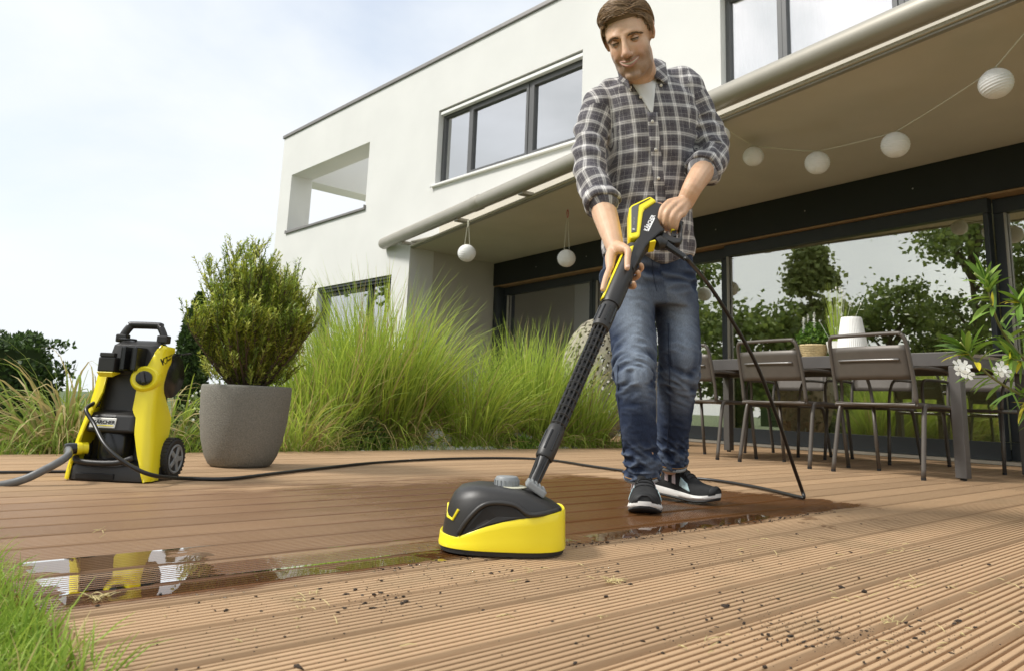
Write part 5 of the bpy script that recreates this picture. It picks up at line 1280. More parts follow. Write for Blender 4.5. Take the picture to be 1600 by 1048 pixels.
# ---- head frame
def Rx_(a): return np.array([[1, 0, 0], [0, math.cos(a), -math.sin(a)], [0, math.sin(a), math.cos(a)]])
def Ry_(a): return np.array([[math.cos(a), 0, math.sin(a)], [0, 1, 0], [-math.sin(a), 0, math.cos(a)]])
HS = 1.10
HC = J(984, 66, 2.50); HR = Ry_(rad(-9)) @ rotz(rad(-24)) @ Rx_(rad(27))
def hp(x, y, z): return HC+HR @ (np.array([x, y, z])*HS)
body = MB()
def hell(c, rx, ry, rz, R_=np.eye(3)): body.add(*ell(hp(*c), rx*HS, ry*HS, rz*HS, HR @ R_, 24, 16))
hell((0, .014, .036), .076, .098, .088)
hell((0, -.030, -.022), .0635, .067, .083)
hell((0, -.022, .030), .066, .072, .060)
hell((0, -.044, -.076), .050, .050, .040)
hell((0, -.086, -.102), .027, .016, .016)
for s in (-1, 1):
    hell((s*.036, -.060, -.020), .021, .020, .017); hell((s*.033, -.074, -.040), .016, .014, .018)
    hell((s*.044, -.018, -.066), .016, .034, .028)
    capsule(body, [hp(s*.012, -.090, .027), hp(s*.030, -.085, .030), hp(s*.050, -.064, .024)], [.010*HS, .010*HS, .009*HS])
    hell((s*.0135, -.104, -.034), .0085, .0100, .0080)
    hell((s*.078, .020, .020), .008, .018, .030, rotz(s*.35) @ Ry_(s*.15)); hell((s*.074, .012, -.002), .007, .009, .011)
capsule(body, [hp(0, -.092, .020), hp(0, -.102, .0), hp(0, -.113, -.022), hp(0, -.117, -.030)], [.0088*HS, .0092*HS, .0118*HS, .0134*HS])
hell((0, -.090, -.062), .024, .014, .022)
capsule(body, [hp(0, .022, -.04), hp(0, .030, -.085), J(1004, 128, 2.68), J(1006, 150, 2.69)], [.060*HS, .056*HS, .060, .066], 20)
# ---- trunk and limbs under the clothes
body.loft([sring(J(x, y, d), a*.86, b_*.86) for x, y, d, a, b_ in T_rows[:-1]])
body.loft([sring(J(1012, 452, 2.75), .10, .075), sring(J(1012, 425, 2.75), .135, .095), sring(J(1012, 385, 2.745), .140, .10)])
capsule(body, [J(*p) for p in UA_R], [.052, .047, .042, .042]); capsule(body, [J(*p) for p in UA_L], [.050, .042, .034, .036])
capsule(body, [J(*p) for p in LG_R], [r*.80 for r in r_LR[:-1]]+[.040]); capsule(body, [J(*p) for p in LG_L], [r*.80 for r in r_LL[:-1]]+[.040])
WRr = J(961, 388, 2.365); WRl = ml(HB+rotz(HRz) @ gpt(812, 78, -.012))
capsule(body, [J(932, 296, 2.56), J(946, 338, 2.48), J(956, 370, 2.40), WRr], [.044, .043, .034, .029])
capsule(body, [J(1110, 246, 2.65), J(1098, 268, 2.57), J(1084, 290, 2.48), WRl], [.034, .042, .035, .030])
# ---- right hand round the lance
me1, me2, mea = rotz(-MR) @ e1, rotz(-MR) @ e2, rotz(-MR) @ ea
def cx(py): return ml(axp(py))
def hand_pt(py, a, b_): return cx(py)+me1*a+me2*b_
def finger(pts, r0, r1): capsule(body, pts, list(np.linspace(r0, r1, len(pts))), 12)
mcp = [hand_pt(434, .046, .006), hand_pt(425, .048, -.010), hand_pt(415, .047, -.022), hand_pt(406, .043, -.032)]
for k, m_ in enumerate(mcp): capsule(body, [WRr+me2*(.004-.006*k), (WRr+m_)/2+me1*.006, m_], [.021, .0185, .0125])
capsule(body, [WRr+me2*.006, hand_pt(400, .036, .022), hand_pt(406, .022, .038)], [.020, .020, .014])
finger([mcp[0], hand_pt(452, .044, .012), hand_pt(466, .041, .016), hand_pt(478, .037, .018)], .0105, .0078)
for m_, (y1, y2, y3) in zip(mcp[1:], ((434, 440, 447), (420, 424, 426), (409, 411, 412))):
    finger([m_, hand_pt(y1, .026, -.043), hand_pt(y1+1, .002, -.046), hand_pt(y2, -.030, -.031), hand_pt(y3, -.042, -.008), hand_pt(y3+1, -.039, .008)], .0105, .0080)
finger([hand_pt(404, .020, .036), hand_pt(412, .009, .045), hand_pt(424, .002, .043), hand_pt(439, -.008, .040)], .0125, .0092)
# ---- left hand closed on the pistol grip
def gl(X, Y, o=0.0): return ml(HB+rotz(HRz) @ gpt(X, Y, o))
mL = [gl(640, 150, .022), gl(688, 178, .026), gl(733, 212, .024), gl(770, 248, .016)]
for k, m_ in enumerate(mL): capsule(body, [WRl, (WRl*.5+m_*.5), m_], [.023, .020, .0130])
pip = [gl(562, 262, .040), gl(608, 296, .043), gl(662, 322, .040), gl(712, 336, .033)]
dip = [gl(556, 312, .018), gl(604, 340, .018), gl(656, 356, .016), gl(706, 366, .012)]
tip = [gl(585, 305, -.014), gl(630, 330, -.014), gl(680, 345, -.014), gl(725, 352, -.014)]
for a, b_, c_, d_ in zip(mL, pip, dip, tip): finger([a, a*.45+b_*.55+rotz(-MR) @ GN*.006, b_, c_, d_], .0115, .0090)
finger([WRl*.45+mL[0]*.55, gl(610, 150, -.004), gl(560, 148, .006), gl(532, 165, .016)], .0150, .0095)
bme = remesh(body, .0032, 5, .5)
co = coords(bme); hl = (co-HC) @ HR/HS             # head coordinates of every vertex
nr = norms(bme); near_head = (np.abs(hl[:, 0]) < .1) & (hl[:, 1] < .12) & (hl[:, 2] > -.125) & (hl[:, 2] < .15)
def gss(c, r): return np.exp(-((hl-np.array(c))**2).sum(1)/(2*r*r))*near_head
# relax the face so the forms run into each other (nose, ears, lips zone keep their shape)
ed_ = np.empty(len(bme.edges)*2, dtype=np.int64); bme.edges.foreach_get('vertices', ed_); ed_ = ed_.reshape(-1, 2)
wface = near_head*1.0*(hl[:, 2] > -.118)
wface *= 1-np.clip(1.15*np.exp(-(hl[:, 0]/.017)**4)*(hl[:, 1] < -.088)*(hl[:, 2] < .02)*(hl[:, 2] > -.048), 0, 1)
wface *= np.abs(hl[:, 0]) < .068
deg = np.bincount(ed_.ravel(), minlength=len(co)).astype(float)
for _ in range(20):
    acc = np.zeros_like(co); np.add.at(acc, ed_[:, 0], co[ed_[:, 1]]); np.add.at(acc, ed_[:, 1], co[ed_[:, 0]])
    co = co+(acc/deg[:, None]-co)*(.6*wface)[:, None]
setco(bme, co); nr = norms(bme); hl = (co-HC) @ HR/HS
disp = np.zeros(len(co))
for s in (-1, 1):
    disp -= .0085*gss((s*.031, -.084, .008), .0110)       # eye sockets
    disp += .0025*gss((s*.033, -.090, -.005), .009)        # pouch under the eye
    disp -= .0028*gss((s*.036, -.082, -.048), .0060)       # smile crease
    disp -= .0022*gss((s*.026, -.094, -.040), .006)
    disp -= .003*gss((s*.084, .014, .024), .010)           # ear hollow
disp -= .004*gss((0, -.100, -.078), .009)                  # under the lip
disp += .0006*nse(co*1, (90, 90, 90))*near_head
setco(bme, co+nr*disp[:, None]); co = coords(bme)
SK = np.array([.62, .385, .24]); colr = np.tile(SK, (len(co), 1))
def blendc(w, c):
    global colr
    w = np.clip(w, 0, 1)[:, None]; colr = colr*(1-w)+np.array(c)*w
blendc(.9*(nse(co, (35, 35, 35))*.5+.2), (.68, .44, .285)); blendc(.45*np.clip(nse(co, (60, 60, 22), 7)-.05, 0, 1), (.50, .27, .17))
stub = near_head*(1/(1+np.exp((hl[:, 2]+.034-.35*np.clip(hl[:, 1]+.075, 0, .2))/.006)))*(hl[:, 1] < .01)*(1/(1+np.exp((-.118-hl[:, 2])/.004)))
blendc(stub*(.60+.16*nse(co, (300, 300, 300))), (.185, .12, .078))
for s in (-1, 1): blendc(.22*gss((s*.038, -.08, -.024), .016)+.5*gss((s*.083, .016, .022), .018), (.58, .20, .13))
blendc(.45*gss((0, -.118, -.030), .010), (.58, .24, .16))
M_skin = mat('skin', (1, 1, 1), .46, attr=True, sss=.12, var=.10, vscale=420, bump=.22, bscale=420, spec=.42)
setcol(bme, colr); bo = finish('body', bme, M_skin)

# ---- face details
M_hair = mat('brown hair', (.20, .13, .072), .5, attr=True, spec=.5)
M_eye = mat('eye', (.30, .24, .20), .15)
M_iris = mat('iris', (.03, .018, .010), .15)
M_lip = mat('lip', (.42, .20, .145), .5)
M_teeth = mat('teeth', (.60, .53, .40), .35)
M_lid = mat('eyelid skin', (.55, .325, .205), .5)
fb = MB(); rot_e = HR
for s in (-1, 1):
    c = hp(s*.0305, -.0745, .0085); eo = MB().add(*ell(c, .0120*HS, .0120*HS, .0120*HS, HR, 20, 14)).build('eye', M_eye, man, smooth=True)
    gz = HR @ np.array([-.14, -.95, -.22]); MB().add(*ell(c+gz*.0088*HS, .0066*HS, .0066*HS, .0030*HS, frame_to(gz), 16, 10)).build('iris', M_iris, eo, smooth=True)
    for nm, z0, z1, rr in (('upper_lid', .04, 1.0, .0134), ('lower_lid', -1.0, -.50, .0131)):
        rows = []
        for z in np.linspace(z0, z1, 8):
            r_ = math.sqrt(max(0, 1-z*z)); rows.append([c+HR @ (np.array([r_*math.cos(a), r_*math.sin(a), z])*rr*HS) for a in np.linspace(PI*.93, PI*2.07, 18)])
        R_tilt = np.eye(3); b = MB().add([p for r in rows for p in r], [(i*18+j, i*18+j+1, (i+1)*18+j+1, (i+1)*18+j) for i in range(7) for j in range(17)]); b.build(nm, M_lid, man, smooth=True, solid=.001)
    lash = [c+HR @ (np.array([math.sqrt(1-.0036)*math.cos(a), math.sqrt(1-.0036)*math.sin(a), .03])*.0138*HS) for a in np.linspace(PI*1.05, PI*1.95, 12)]
    MB().tube(lash, .0017, 5).build('eyelash', M_iris, man)
    bw = MB(); rr_ = random.Random(s+5)
    for k in range(90):
        t = rr_.random(); p = np.array([s*(.013+.040*t), -.0965+.030*t**2.2, .0215+.0042*math.sin(PI*min(1, t*1.1))-.003*t*t+rr_.gauss(0, .0013)]); q = p+np.array([s*.0065, .002+.004*t, .0015-.004*t]); bw.tube([hp(*(p+[0, -.001, 0])), hp(*((p+q)/2+[0, -.002, .0004])), hp(*q)], [.0005, .0008, .0003], 4, True, (.55, .52, .50))
    struct(bw.build('eyebrow', M_hair, man), 'stuff')
def mth_(x, z): return hp(x*1.1, -.1030+.0165*(x/.03)**2*1.2, z)
up_ = lambda x: -.0560+.0085*(abs(x)/.029)**1.8; lo_ = lambda x: -.0655+.0180*(abs(x)/.029)**1.8
xs_ = np.linspace(-.029, .029, 15)
MB().add([mth_(x, up_(x)) for x in xs_]+[mth_(x, lo_(x)) for x in xs_], [(i, i+1, i+16, i+15) for i in range(14)]).build('teeth', M_teeth, man, smooth=True, solid=.002)
MB().tube([mth_(x, up_(x)+.0018) for x in xs_], [.0012+.0022*math.cos(x/.029*PI/2) for x in xs_], 8).build('upper_lip', M_lip, man, smooth=True)
MB().tube([mth_(x, lo_(x)-.0022) for x in xs_], [.0012+.0042*math.cos(x/.029*PI/2) for x in xs_], 8).build('lower_lip', M_lip, man, smooth=True)
for s in (-1, 1): MB().tube([mth_(s*.029, -.0465), hp(s*.0325, -.088, -.043)], [.0016, .0006], 5).build('mouth_corner', mat('crease', (.30, .13, .09), .6), man, smooth=True)

MB().add(*ell(hand_pt(438, -.009, .0475), .0055, .0022, .0075, np.stack([me1, me2, mea], axis=1), 12, 8)).build('thumbnail', mat('nail', (.66, .44, .34), .3), man, smooth=True)
# ---- hair: solid cap under combed strands
hr = MB(); rr_ = random.Random(17)
def hline(x, y):      # lowest height of hair at this spot of the skull
    f_ = np.interp(y, [-.12, -.075, -.045, -.030, -.014, .0, .018, .045, .066, .12], [.086, .080, .066, .038, .010, .026, .054, .050, -.01, -.05])
    return f_
def skull(d):      # point of hair root surface in direction d
    d = d/np.linalg.norm(d); k = 1/math.sqrt((d[0]/.079)**2+(d[1]/.101)**2+(d[2]/.091)**2); return np.array([0, .012, .036])+d*k
capm = MB(); rows = []; NA, NB = 48, 26
for i in range(NB+1):
    for j in range(NA):
        th = (i/NB)*PI*.80; ph = 2*PI*j/NA; d = np.array([math.sin(th)*math.cos(ph), math.sin(th)*math.sin(ph), math.cos(th)]); p = skull(d)
        hl_ = hline(p[0], p[1]); ok = p[2] > hl_
        q = p+(p-np.array([0, .012, .036]))*((.035+.06*max(0, min(1, (p[2]-.03)/.06))) if ok else -.06); rows.append((hp(*q), ok))
F = []
for i in range(NB):
    for j in range(NA):
        q = (i*NA+j, i*NA+(j+1) % NA, (i+1)*NA+(j+1) % NA, (i+1)*NA+j)
        if sum(rows[t][1] for t in q) >= 2: F.append(q)
capm.add([r[0] for r in rows], F, (.8, .8, .8)); capm.build('hair_cap', M_hair, man, smooth=True)
cnt = 0
while cnt < 4600:
    d = np.array([rr_.gauss(0, 1), rr_.gauss(0, 1), rr_.gauss(.35, 1)]); p = skull(d)
    if p[2] < hline(p[0], p[1]): continue
    cnt += 1; n_ = (p-np.array([0, .012, .036])); n_ /= np.linalg.norm(n_)
    front = max(0, min(1, (-p[1]-.02)/.05)); topk = max(0, min(1, (p[2]-.07)/.04))
    part = 1 if p[0] > .035 else -1
    flow = np.array([-.95, .42-.25*front, .15]) if (p[0] < .038+rr_.gauss(0, .012) and topk > .15) else (np.array([.7, .5, -.1]) if p[1] < -.01 and topk > .05 else np.array([part*.2, .55, -.75]))
    if p[1] > .03: flow = np.array([part*.3, .55, -.8])
    flow = flow-n_*(flow @ n_); flow /= max(1e-6, np.linalg.norm(flow)); flow = flow+np.array([rr_.gauss(0, .13), rr_.gauss(0, .13), rr_.gauss(0, .10)])
    L = rr_.uniform(.04, .07) if topk > .3 else rr_.uniform(.010, .020); lift = .013*topk+.012*front*topk+.0015; q = p+n_*(.002+.006*max(0, min(1, (p[2]-.03)/.05))); pts = []
    for k in range(7):
        t = k/6; pts.append(hp(*(q+n_*lift*math.sin(PI*min(.9, t*.85+.1))))); q = q+flow*L/6; c_ = q-np.array([0, .012, .036]); kk = 1/math.sqrt((c_[0]/.079)**2+(c_[1]/.101)**2+(c_[2]/.091)**2); q = np.array([0, .012, .036])+c_*(kk*.5*(1.05)+.5); n_ = c_/np.linalg.norm(c_); flow = flow-n_*(flow @ n_)*.8
    tone = rr_.uniform(.65, 1.9); hr.tube(pts, [.0008, .0012, .0013, .0013, .0011, .0008, .0004], 4, False, (tone, tone*.98, tone*.95))
struct(hr.build('hair', M_hair, man, smooth=True), 'stuff')

# ---- shirt
def plaid():
    m, n, l, b = _new('checked flannel'); uv = n.new('ShaderNodeUVMap'); uv.uv_map = 'weave'; sp = n.new('ShaderNodeSeparateXYZ'); l.new(uv.outputs[0], sp.inputs[0])
    def mt(op, a, c):
        q = n.new('ShaderNodeMath'); q.operation = op
        for i, s_ in enumerate((a, c)):
            if isinstance(s_, (int, float)): q.inputs[i].default_value = s_
            else: l.new(s_, q.inputs[i])
        return q.outputs[0]
    def bands(v):
        fr = mt('FRACT', mt('MULTIPLY', v, 1/.053), 0.0); rp = n.new('ShaderNodeValToRGB'); cr = rp.color_ramp; cr.interpolation = 'CONSTANT'
        st = [(0, .06), (.10, .0), (.13, .10), (.36, .50), (.42, .97), (.49, .15), (.52, .97), (.59, .50), (.65, .10), (.84, .0), (.87, .34), (.91, .06)]
        cr.elements[0].position = 0; cr.elements[0].color = (.06, .06, .06, 1); cr.elements[1].position = .10; cr.elements[1].color = (0, 0, 0, 1)
        for p_, v_ in st[2:]: e = cr.elements.new(p_); e.color = (v_, v_, v_, 1)
        l.new(fr, rp.inputs[0]); return rp.outputs[0]
    a, c = bands(sp.outputs[0]), bands(sp.outputs[1]); nz = n.new('ShaderNodeTexNoise'); nz.inputs['Scale'].default_value = 260; tc = n.new('ShaderNodeTexCoord'); l.new(tc.outputs['Object'], nz.inputs['Vector'])
    k = mt('ADD', mt('MULTIPLY', mt('ADD', a, c), .5), mt('MULTIPLY', mt('SUBTRACT', nz.outputs['Fac'], .5), .22))
    mx = n.new('ShaderNodeMix'); mx.data_type = 'RGBA'; mx.inputs[6].default_value = (.042, .036, .050, 1); mx.inputs[7].default_value = (.82, .79, .75, 1); l.new(k, mx.inputs[0]); l.new(mx.outputs[2], b.inputs['Base Color'])
    b.inputs['Roughness'].default_value = .95; b.inputs['Specular IOR Level'].default_value = .1; b.inputs['Sheen Weight'].default_value = .15
    bp = n.new('ShaderNodeBump'); bp.inputs['Strength'].default_value = .2; bp.inputs['Distance'].default_value = .001; l.new(nz.outputs['Fac'], bp.inputs['Height']); l.new(bp.outputs[0], b.inputs['Normal']); return m
M_plaid = plaid()
sh = MB()
sh.loft([sring(J(x, y, d), a, b_, 40, 2.4) for x, y, d, a, b_ in T_rows])
aR = [J(*p) for p in UA_R]; aL = [J(*p) for p in UA_L]
capsule(sh, aR, [.068, .057, .055, .053], 20); capsule(sh, aL, [.070, .060, .057, .056], 20)
capsule(sh, [J(955, 148, 2.69), J(1008, 140, 2.69), J(1065, 130, 2.70)], [.058, .064, .062], 16)
sme = remesh(sh, .0065, 6, .5); co = coords(sme); nr = norms(sme)
def seg_d(p, a, b_):
    ab = b_-a; t = np.clip(((p-a) @ ab)/(ab @ ab), 0, 1); q = a+t[:, None]*ab; return np.linalg.norm(p-q, axis=1), t
def chain(p, pts):
    best = np.full(len(p), 9.0); arc = np.zeros(len(p)); L0_ = 0; ang = np.zeros(len(p))
    for a, b_ in zip(pts[:-1], pts[1:]):
        d, t = seg_d(p, a, b_); L = np.linalg.norm(b_-a); dr = (b_-a)/L; u = np.array([0, -1.0, 0]); u = u-dr*(u @ dr); u /= np.linalg.norm(u); w = np.cross(dr, u); v = p-a
        an = np.arctan2(v @ w, v @ u); k = d < best; best[k] = d[k]; arc[k] = L0_+t[k]*L; ang[k] = an[k]; L0_ += L
    return best, arc, ang
dR, sR, gR = chain(co, aR); dL, sL, gL = chain(co, aL)
folds = .0075*np.abs(nse(co, (7, 7, 11)))+.0034*nse(co, (16, 16, 22), 5)
onarm = np.minimum(dR, dL) < .075
tw = .0050*np.sin(np.where(dR < dL, sR, sL)*75+3*np.where(dR < dL, gR, gL)+4*nse(co, (9, 9, 9)))*onarm*np.clip((np.where(dR < dL, sR, sL)-.06)/.10, 0, 1)
diag = .0045*np.sin((co[:, 0]*.8+co[:, 2]*.55)*62+5*nse(co, (5, 5, 5)))*(~onarm)*np.clip((1.42-co[:, 2])/.3, .25, 1)
ztorso = co[:, 2]
setco(sme, co+nr*(folds+tw+diag)[:, None])
co = coords(sme)
# shirt tails: front panel hangs lower, side seams rise
zmin = ztorso.min(); low = np.clip((zmin+.06-ztorso)/.06, 0, 1); fr_ = np.clip(-(co[:, 1]-co[:, 1].mean())/.1, -1, 1)
co[:, 2] -= low*(.045*np.exp(-((co[:, 0]-(J(1040, 400, 2.62)[0]))/.055)**2)*(fr_ > 0)+.012*np.exp(-((co[:, 0]-(J(972, 400, 2.62)[0]))/.05)**2)*(fr_ > 0)); setco(sme, co)
uvl = sme.uv_layers.new(name='weave'); pc_ = [np.array(list(p.vertices)) for p in sme.polygons]; uv = np.zeros((len(sme.loops), 2)); li = 0
tc_ = J(1014, 250, 2.71)
for p, poly in zip(sme.polygons, pc_):
    armR, armL = dR[poly].mean() < .064 and sR[poly].mean() > .035, dL[poly].mean() < .066 and sL[poly].mean() > .035
    for k, vi in enumerate(poly):
        if armR or armL:
            s_, g_ = (sR, gR) if armR else (sL, gL); a_ = g_[vi]
            if a_-g_[poly[0]] > PI: a_ -= 2*PI
            if a_-g_[poly[0]] < -PI: a_ += 2*PI
            uv[p.loop_start+k] = (a_*.055, s_[vi]+.01)
        else: uv[p.loop_start+k] = (co[vi, 0]+.02*math.sin(co[vi, 2]*9)+(.35*co[vi, 1] if abs(co[vi, 0]-tc_[0]) > .13 else 0), co[vi, 2]-.09*(co[vi, 0]-tc_[0])+.25*max(0, co[vi, 2]-1.45)*1)
uvl.data.foreach_set('uv', uv.ravel())
shirt = finish('shirt', sme, M_plaid); stree = bvh(sme)
def conform(name, grid, off, m, parent, solid=.002, uvf=None):
    """grid of photo points laid on the shirt"""
    R_, C_ = len(grid), len(grid[0]); V = []
    for r in grid:
        for px, py in r:
            p = ray_px(stree, px, py, off); V.append(p if p is not None else (V[-1] if V else np.zeros(3)))
    b = MB().add(V, [(i*C_+j, i*C_+j+1, (i+1)*C_+j+1, (i+1)*C_+j) for i in range(R_-1) for j in range(C_-1)]); o = b.build(name, m, parent, smooth=True, solid=solid)
    if uvf:
        u = o.data.uv_layers.new(name='weave')
        for lp in o.data.loops: u.data[lp.index].uv = uvf(V[lp.vertex_index])
    return o
uvs = lambda p: (p[0]*1.0+.031, p[2])
M_tee = mat('white cotton', (.74, .74, .73), .9, bump=.1, bscale=300)
def lerp(a, b_, n_): return [(a[0]+(b_[0]-a[0])*t, a[1]+(b_[1]-a[1])*t) for t in np.linspace(0, 1, n_)]
conform('undershirt', [lerp(a, b_, 7) for a, b_ in zip(lerp((984, 126), (1019, 180), 9), lerp((1026, 116), (1020, 180), 9))], .004, M_tee, man)
conform('placket', [[(x0+w, y) for w in np.linspace(-8, 8, 5)] for x0, y in [(1019+16*(y-178)/160, y) for y in np.linspace(176, 392, 28)]], .0045, M_plaid, shirt, .002, lambda p: (p[0]+.012, p[2]+.02))
M_btn = mat('pearl button', (.72, .70, .64), .3)
for px, py in ((1001, 152), (1019.5, 190), (1024.5, 234), (1029, 279), (1034, 322), (1038, 362), (985, 137), (1033, 134)):
    p = ray_px(stree, px, py, .010)
    if p is not None: MB().lathe([(0, 0), (.0055, 0), (.0055, .002), (.004, .0028), (0, .0022)], 14, p, frame_to(CAMl-p)).build('button', M_btn, shirt, smooth=True)
# collar: stand round the neck and two points
nb, nt = J(1005, 124, 2.685), J(1000, 104, 2.675)
def collar_flap(name, quad, off):
    g_ = [[np.array(quad[0])*(1-u)*(1-v)+np.array(quad[1])*u*(1-v)+np.array(quad[2])*u*v+np.array(quad[3])*(1-u)*v for u in np.linspace(0, 1, 6)] for v in np.linspace(0, 1, 7)]
    V = [J(p[0], p[1], p[2])+np.array([0, -.006*math.sin(PI*i/6), .004*math.sin(PI*j/5)]) for i, r in enumerate(g_) for j, p in enumerate(r)]
    b = MB().add(V, [(i*6+j, i*6+j+1, (i+1)*6+j+1, (i+1)*6+j) for i in range(6) for j in range(5)]); o = b.build(name, M_plaid, shirt, smooth=True, solid=.003); u = o.data.uv_layers.new(name='weave')
    for lp in o.data.loops: p = V[lp.vertex_index]; u.data[lp.index].uv = ((p[0]+p[2])*.75, (p[2]-p[0])*.75)
collar_flap('collar_point', [(961, 100, 2.645), (979, 118, 2.585), (986, 144, 2.555), (968, 126, 2.60)], 0)
collar_flap('collar_point', [(1022, 92, 2.635), (1040, 99, 2.66), (1043, 134, 2.575), (1023, 122, 2.575)], 0)
cs = MB(); rows = []
for t, (rx, ry) in zip((0, 1), ((.082, .078), (.074, .072))):
    c = nb*(1-t)+nt*t; rows.append([c+np.array([rx*math.cos(a), ry*math.sin(a), .014*math.sin(a)]) for a in np.linspace(-.35, PI+.55, 26)])
V = rows[0]+rows[1]; o = cs.add(V, [(j, j+1, j+27, j+26) for j in range(25)]).build('collar_stand', M_plaid, shirt, smooth=True, solid=.005); u = o.data.uv_layers.new(name='weave')
for lp in o.data.loops: p = V[lp.vertex_index]; u.data[lp.index].uv = (p[0], p[2])
# rolled cuffs
def cuff(pts, rr, k0):
    a, b_ = pts[-2], pts[-1]; d = (b_-a)/np.linalg.norm(b_-a); R_ = frame_to(d, (0, -1, .2)); c0 = b_-d*.030; V = []; n_ = 36; prof = [(rr-.004, .0), (rr+.006, .002), (rr+.010, .018), (rr+.008, .036), (rr+.002, .041), (rr-.004, .038), (rr-.009, .022)]
    for r_, z in prof:
        for j in range(n_): an = 2*PI*j/n_; w = 1+.045*math.sin(3*an+k0)+.03*math.sin(7*an+k0*2); V.append(c0+R_ @ np.array([r_*w*math.cos(an), r_*w*math.sin(an), z+.006*math.sin(2*an+k0)]))
    F = [(i*n_+j, i*n_+(j+1) % n_, (i+1)*n_+(j+1) % n_, (i+1)*n_+j) for i in range(len(prof)-1) for j in range(n_)]
    o = MB().add(V, F).build('rolled_cuff', M_plaid, shirt, smooth=True, solid=.003); u = o.data.uv_layers.new(name='weave')
    for poly in o.data.polygons:
        for lp in poly.loop_indices: vi = o.data.loops[lp].vertex_index; j = vi % n_; j = j+n_ if (j == 0 and any(o.data.loops[q].vertex_index % n_ == n_-1 for q in poly.loop_indices)) else j; u.data[lp].uv = (2*PI*j/n_*rr, (vi//n_)*.014)
cuff(aR, .055, .4); cuff(aL, .056, 1.9)

# ---- jeans
jn = MB()
jn.loft([sring(J(1013, 480, 2.76), .145, .112, 36), sring(J(1013, 430, 2.76), .166, .122, 36), sring(J(1012, 385, 2.75), .158, .114, 36), sring(J(1012, 362, 2.745), .150, .108, 36)])
jR = [J(*p) for p in LG_R]; jL = [J(*p) for p in LG_L]
def leg_loft(pts, rs):
    P_ = smooth_path(pts, 5); R_ = np.interp(np.linspace(0, len(rs)-1, len(P_)), range(len(rs)), rs); jn.tube(P_, list(R_), 24)
leg_loft(jR, r_LR); leg_loft(jL, r_LL)
jme = remesh(jn, .0052, 5, .5); co = coords(jme); nr = norms(jme); d1_, s1_, g1_ = chain(co, jR); d2_, s2_, g2_ = chain(co, jL)
isR = d1_ < d2_; S = np.where(isR, s1_/s1_.max(), s2_/s2_.max()); Gm = np.where(isR, g1_, g2_)
knee = np.exp(-((S-.52)/.09)**2); hem = np.clip((S-.80)/.12, 0, 1); hipk = np.exp(-((S-.05)/.08)**2)
cyl = np.stack([np.sin(Gm)*1.1+isR*7.3, np.cos(Gm)*1.1, S*24+.9*np.sin(Gm+1.1*isR)], axis=1)
rid = 1-2.2*np.abs(nse(cyl, (1, 1, 1)))
rid2 = 1-2.2*np.abs(nse(cyl, (1.6, 1.6, 1.9), 4.2))
wr = (.0095*knee+.0125*hem+.0015+.0065*hipk)*(rid-.45)+(.0045*knee+.0060*hem+.0012)*(rid2-.45)
wr += .0022*nse(co, (13, 13, 16), 3)+.0045*nse(co, (6, 6, 7), 9)
setco(jme, co+nr*wr[:, None])
fade = np.exp(-(np.minimum(np.abs(Gm), 2*PI-np.abs(Gm))/.75)**2)*(np.exp(-((S-.28)/.20)**2)+.45*np.exp(-((S-.58)/.10)**2))
fade = np.clip(fade*(.85+.5*nse(co, (9, 9, 5)))+.28*np.clip(wr/.006, -1, 1)+.05, 0, 1)[:, None]
cj = np.array([.028, .040, .074])*(1-fade)+np.array([.23, .275, .34])*fade; setcol(jme, cj)
M_denim = mat('blue denim', (1, 1, 1), .9, attr=True, var=.22, vscale=340, bump=.3, bscale=700, spec=.15, stretch=(1, 1, .35))
jeans = finish('jeans', jme, M_denim); jtree = bvh(jme)
M_stitch = mat('orange stitching', (.36, .19, .06), .8)
def seam_line(name, pix, off, r_, m):
    P_ = [ray_px(jtree, *p, off) for p in pix]; P_ = [p for p in P_ if p is not None]
    if len(P_) > 2: MB().tube(P_, r_, 5).build(name, m, jeans, smooth=True)
def pixpath(pts, n_=6): return [tuple(p[:2]) for p in smooth_path([(a, b_, 0) for a, b_ in pts], n_)]
M_seamb = mat('dark denim seam', (.02, .03, .06), .9)
for dx, m, r_ in ((0, M_seamb, .0016), (2.4, M_seamb, .0006)):
    seam_line('seam', pixpath([(1044+dx, 505), (1045+dx, 545), (1046+dx, 590), (1045+dx, 650), (1042+dx, 705)]), .0012, r_, m)
seam_line('seam', pixpath([(965, 560), (966, 620), (972, 690), (980, 735)]), .001, .0016, M_seamb)
seam_line('fly_seam', pixpath([(1019, 405), (1021, 430), (1026, 455)]), .001, .0010, M_seamb)
seam_line('pocket_seam', pixpath([(945, 395), (955, 408), (958, 425)]), .001, .0014, M_stitch)
# turned hems
for pts, rr in ((jR, .058), (jL, .055)):
    d = pts[-1]-pts[-2]; d /= np.linalg.norm(d); R_ = frame_to(d, (0, -1, .1)); c0 = pts[-1]-d*.004
    for nm, z0, z1, r0, m in (('hem_turnup', .0, .012, rr+.004, mat('denim wrong side', (.34, .36, .36), .9, var=.2, vscale=200)), ('hem_stitch', -.006, -.004, rr+.0065, M_stitch)):
        V = [c0+R_ @ np.array([(r0+.003*math.sin(3*a+rr*99))*math.cos(a), (r0+.003*math.sin(3*a+rr*99))*math.sin(a), z]) for z in (z0, z1) for a in np.linspace(0, 2*PI, 29)[:-1]]
        MB().add(V, [(j, (j+1) % 28, (j+1) % 28+28, j+28) for j in range(28)]).build(nm, m, jeans, smooth=True, solid=.0025)

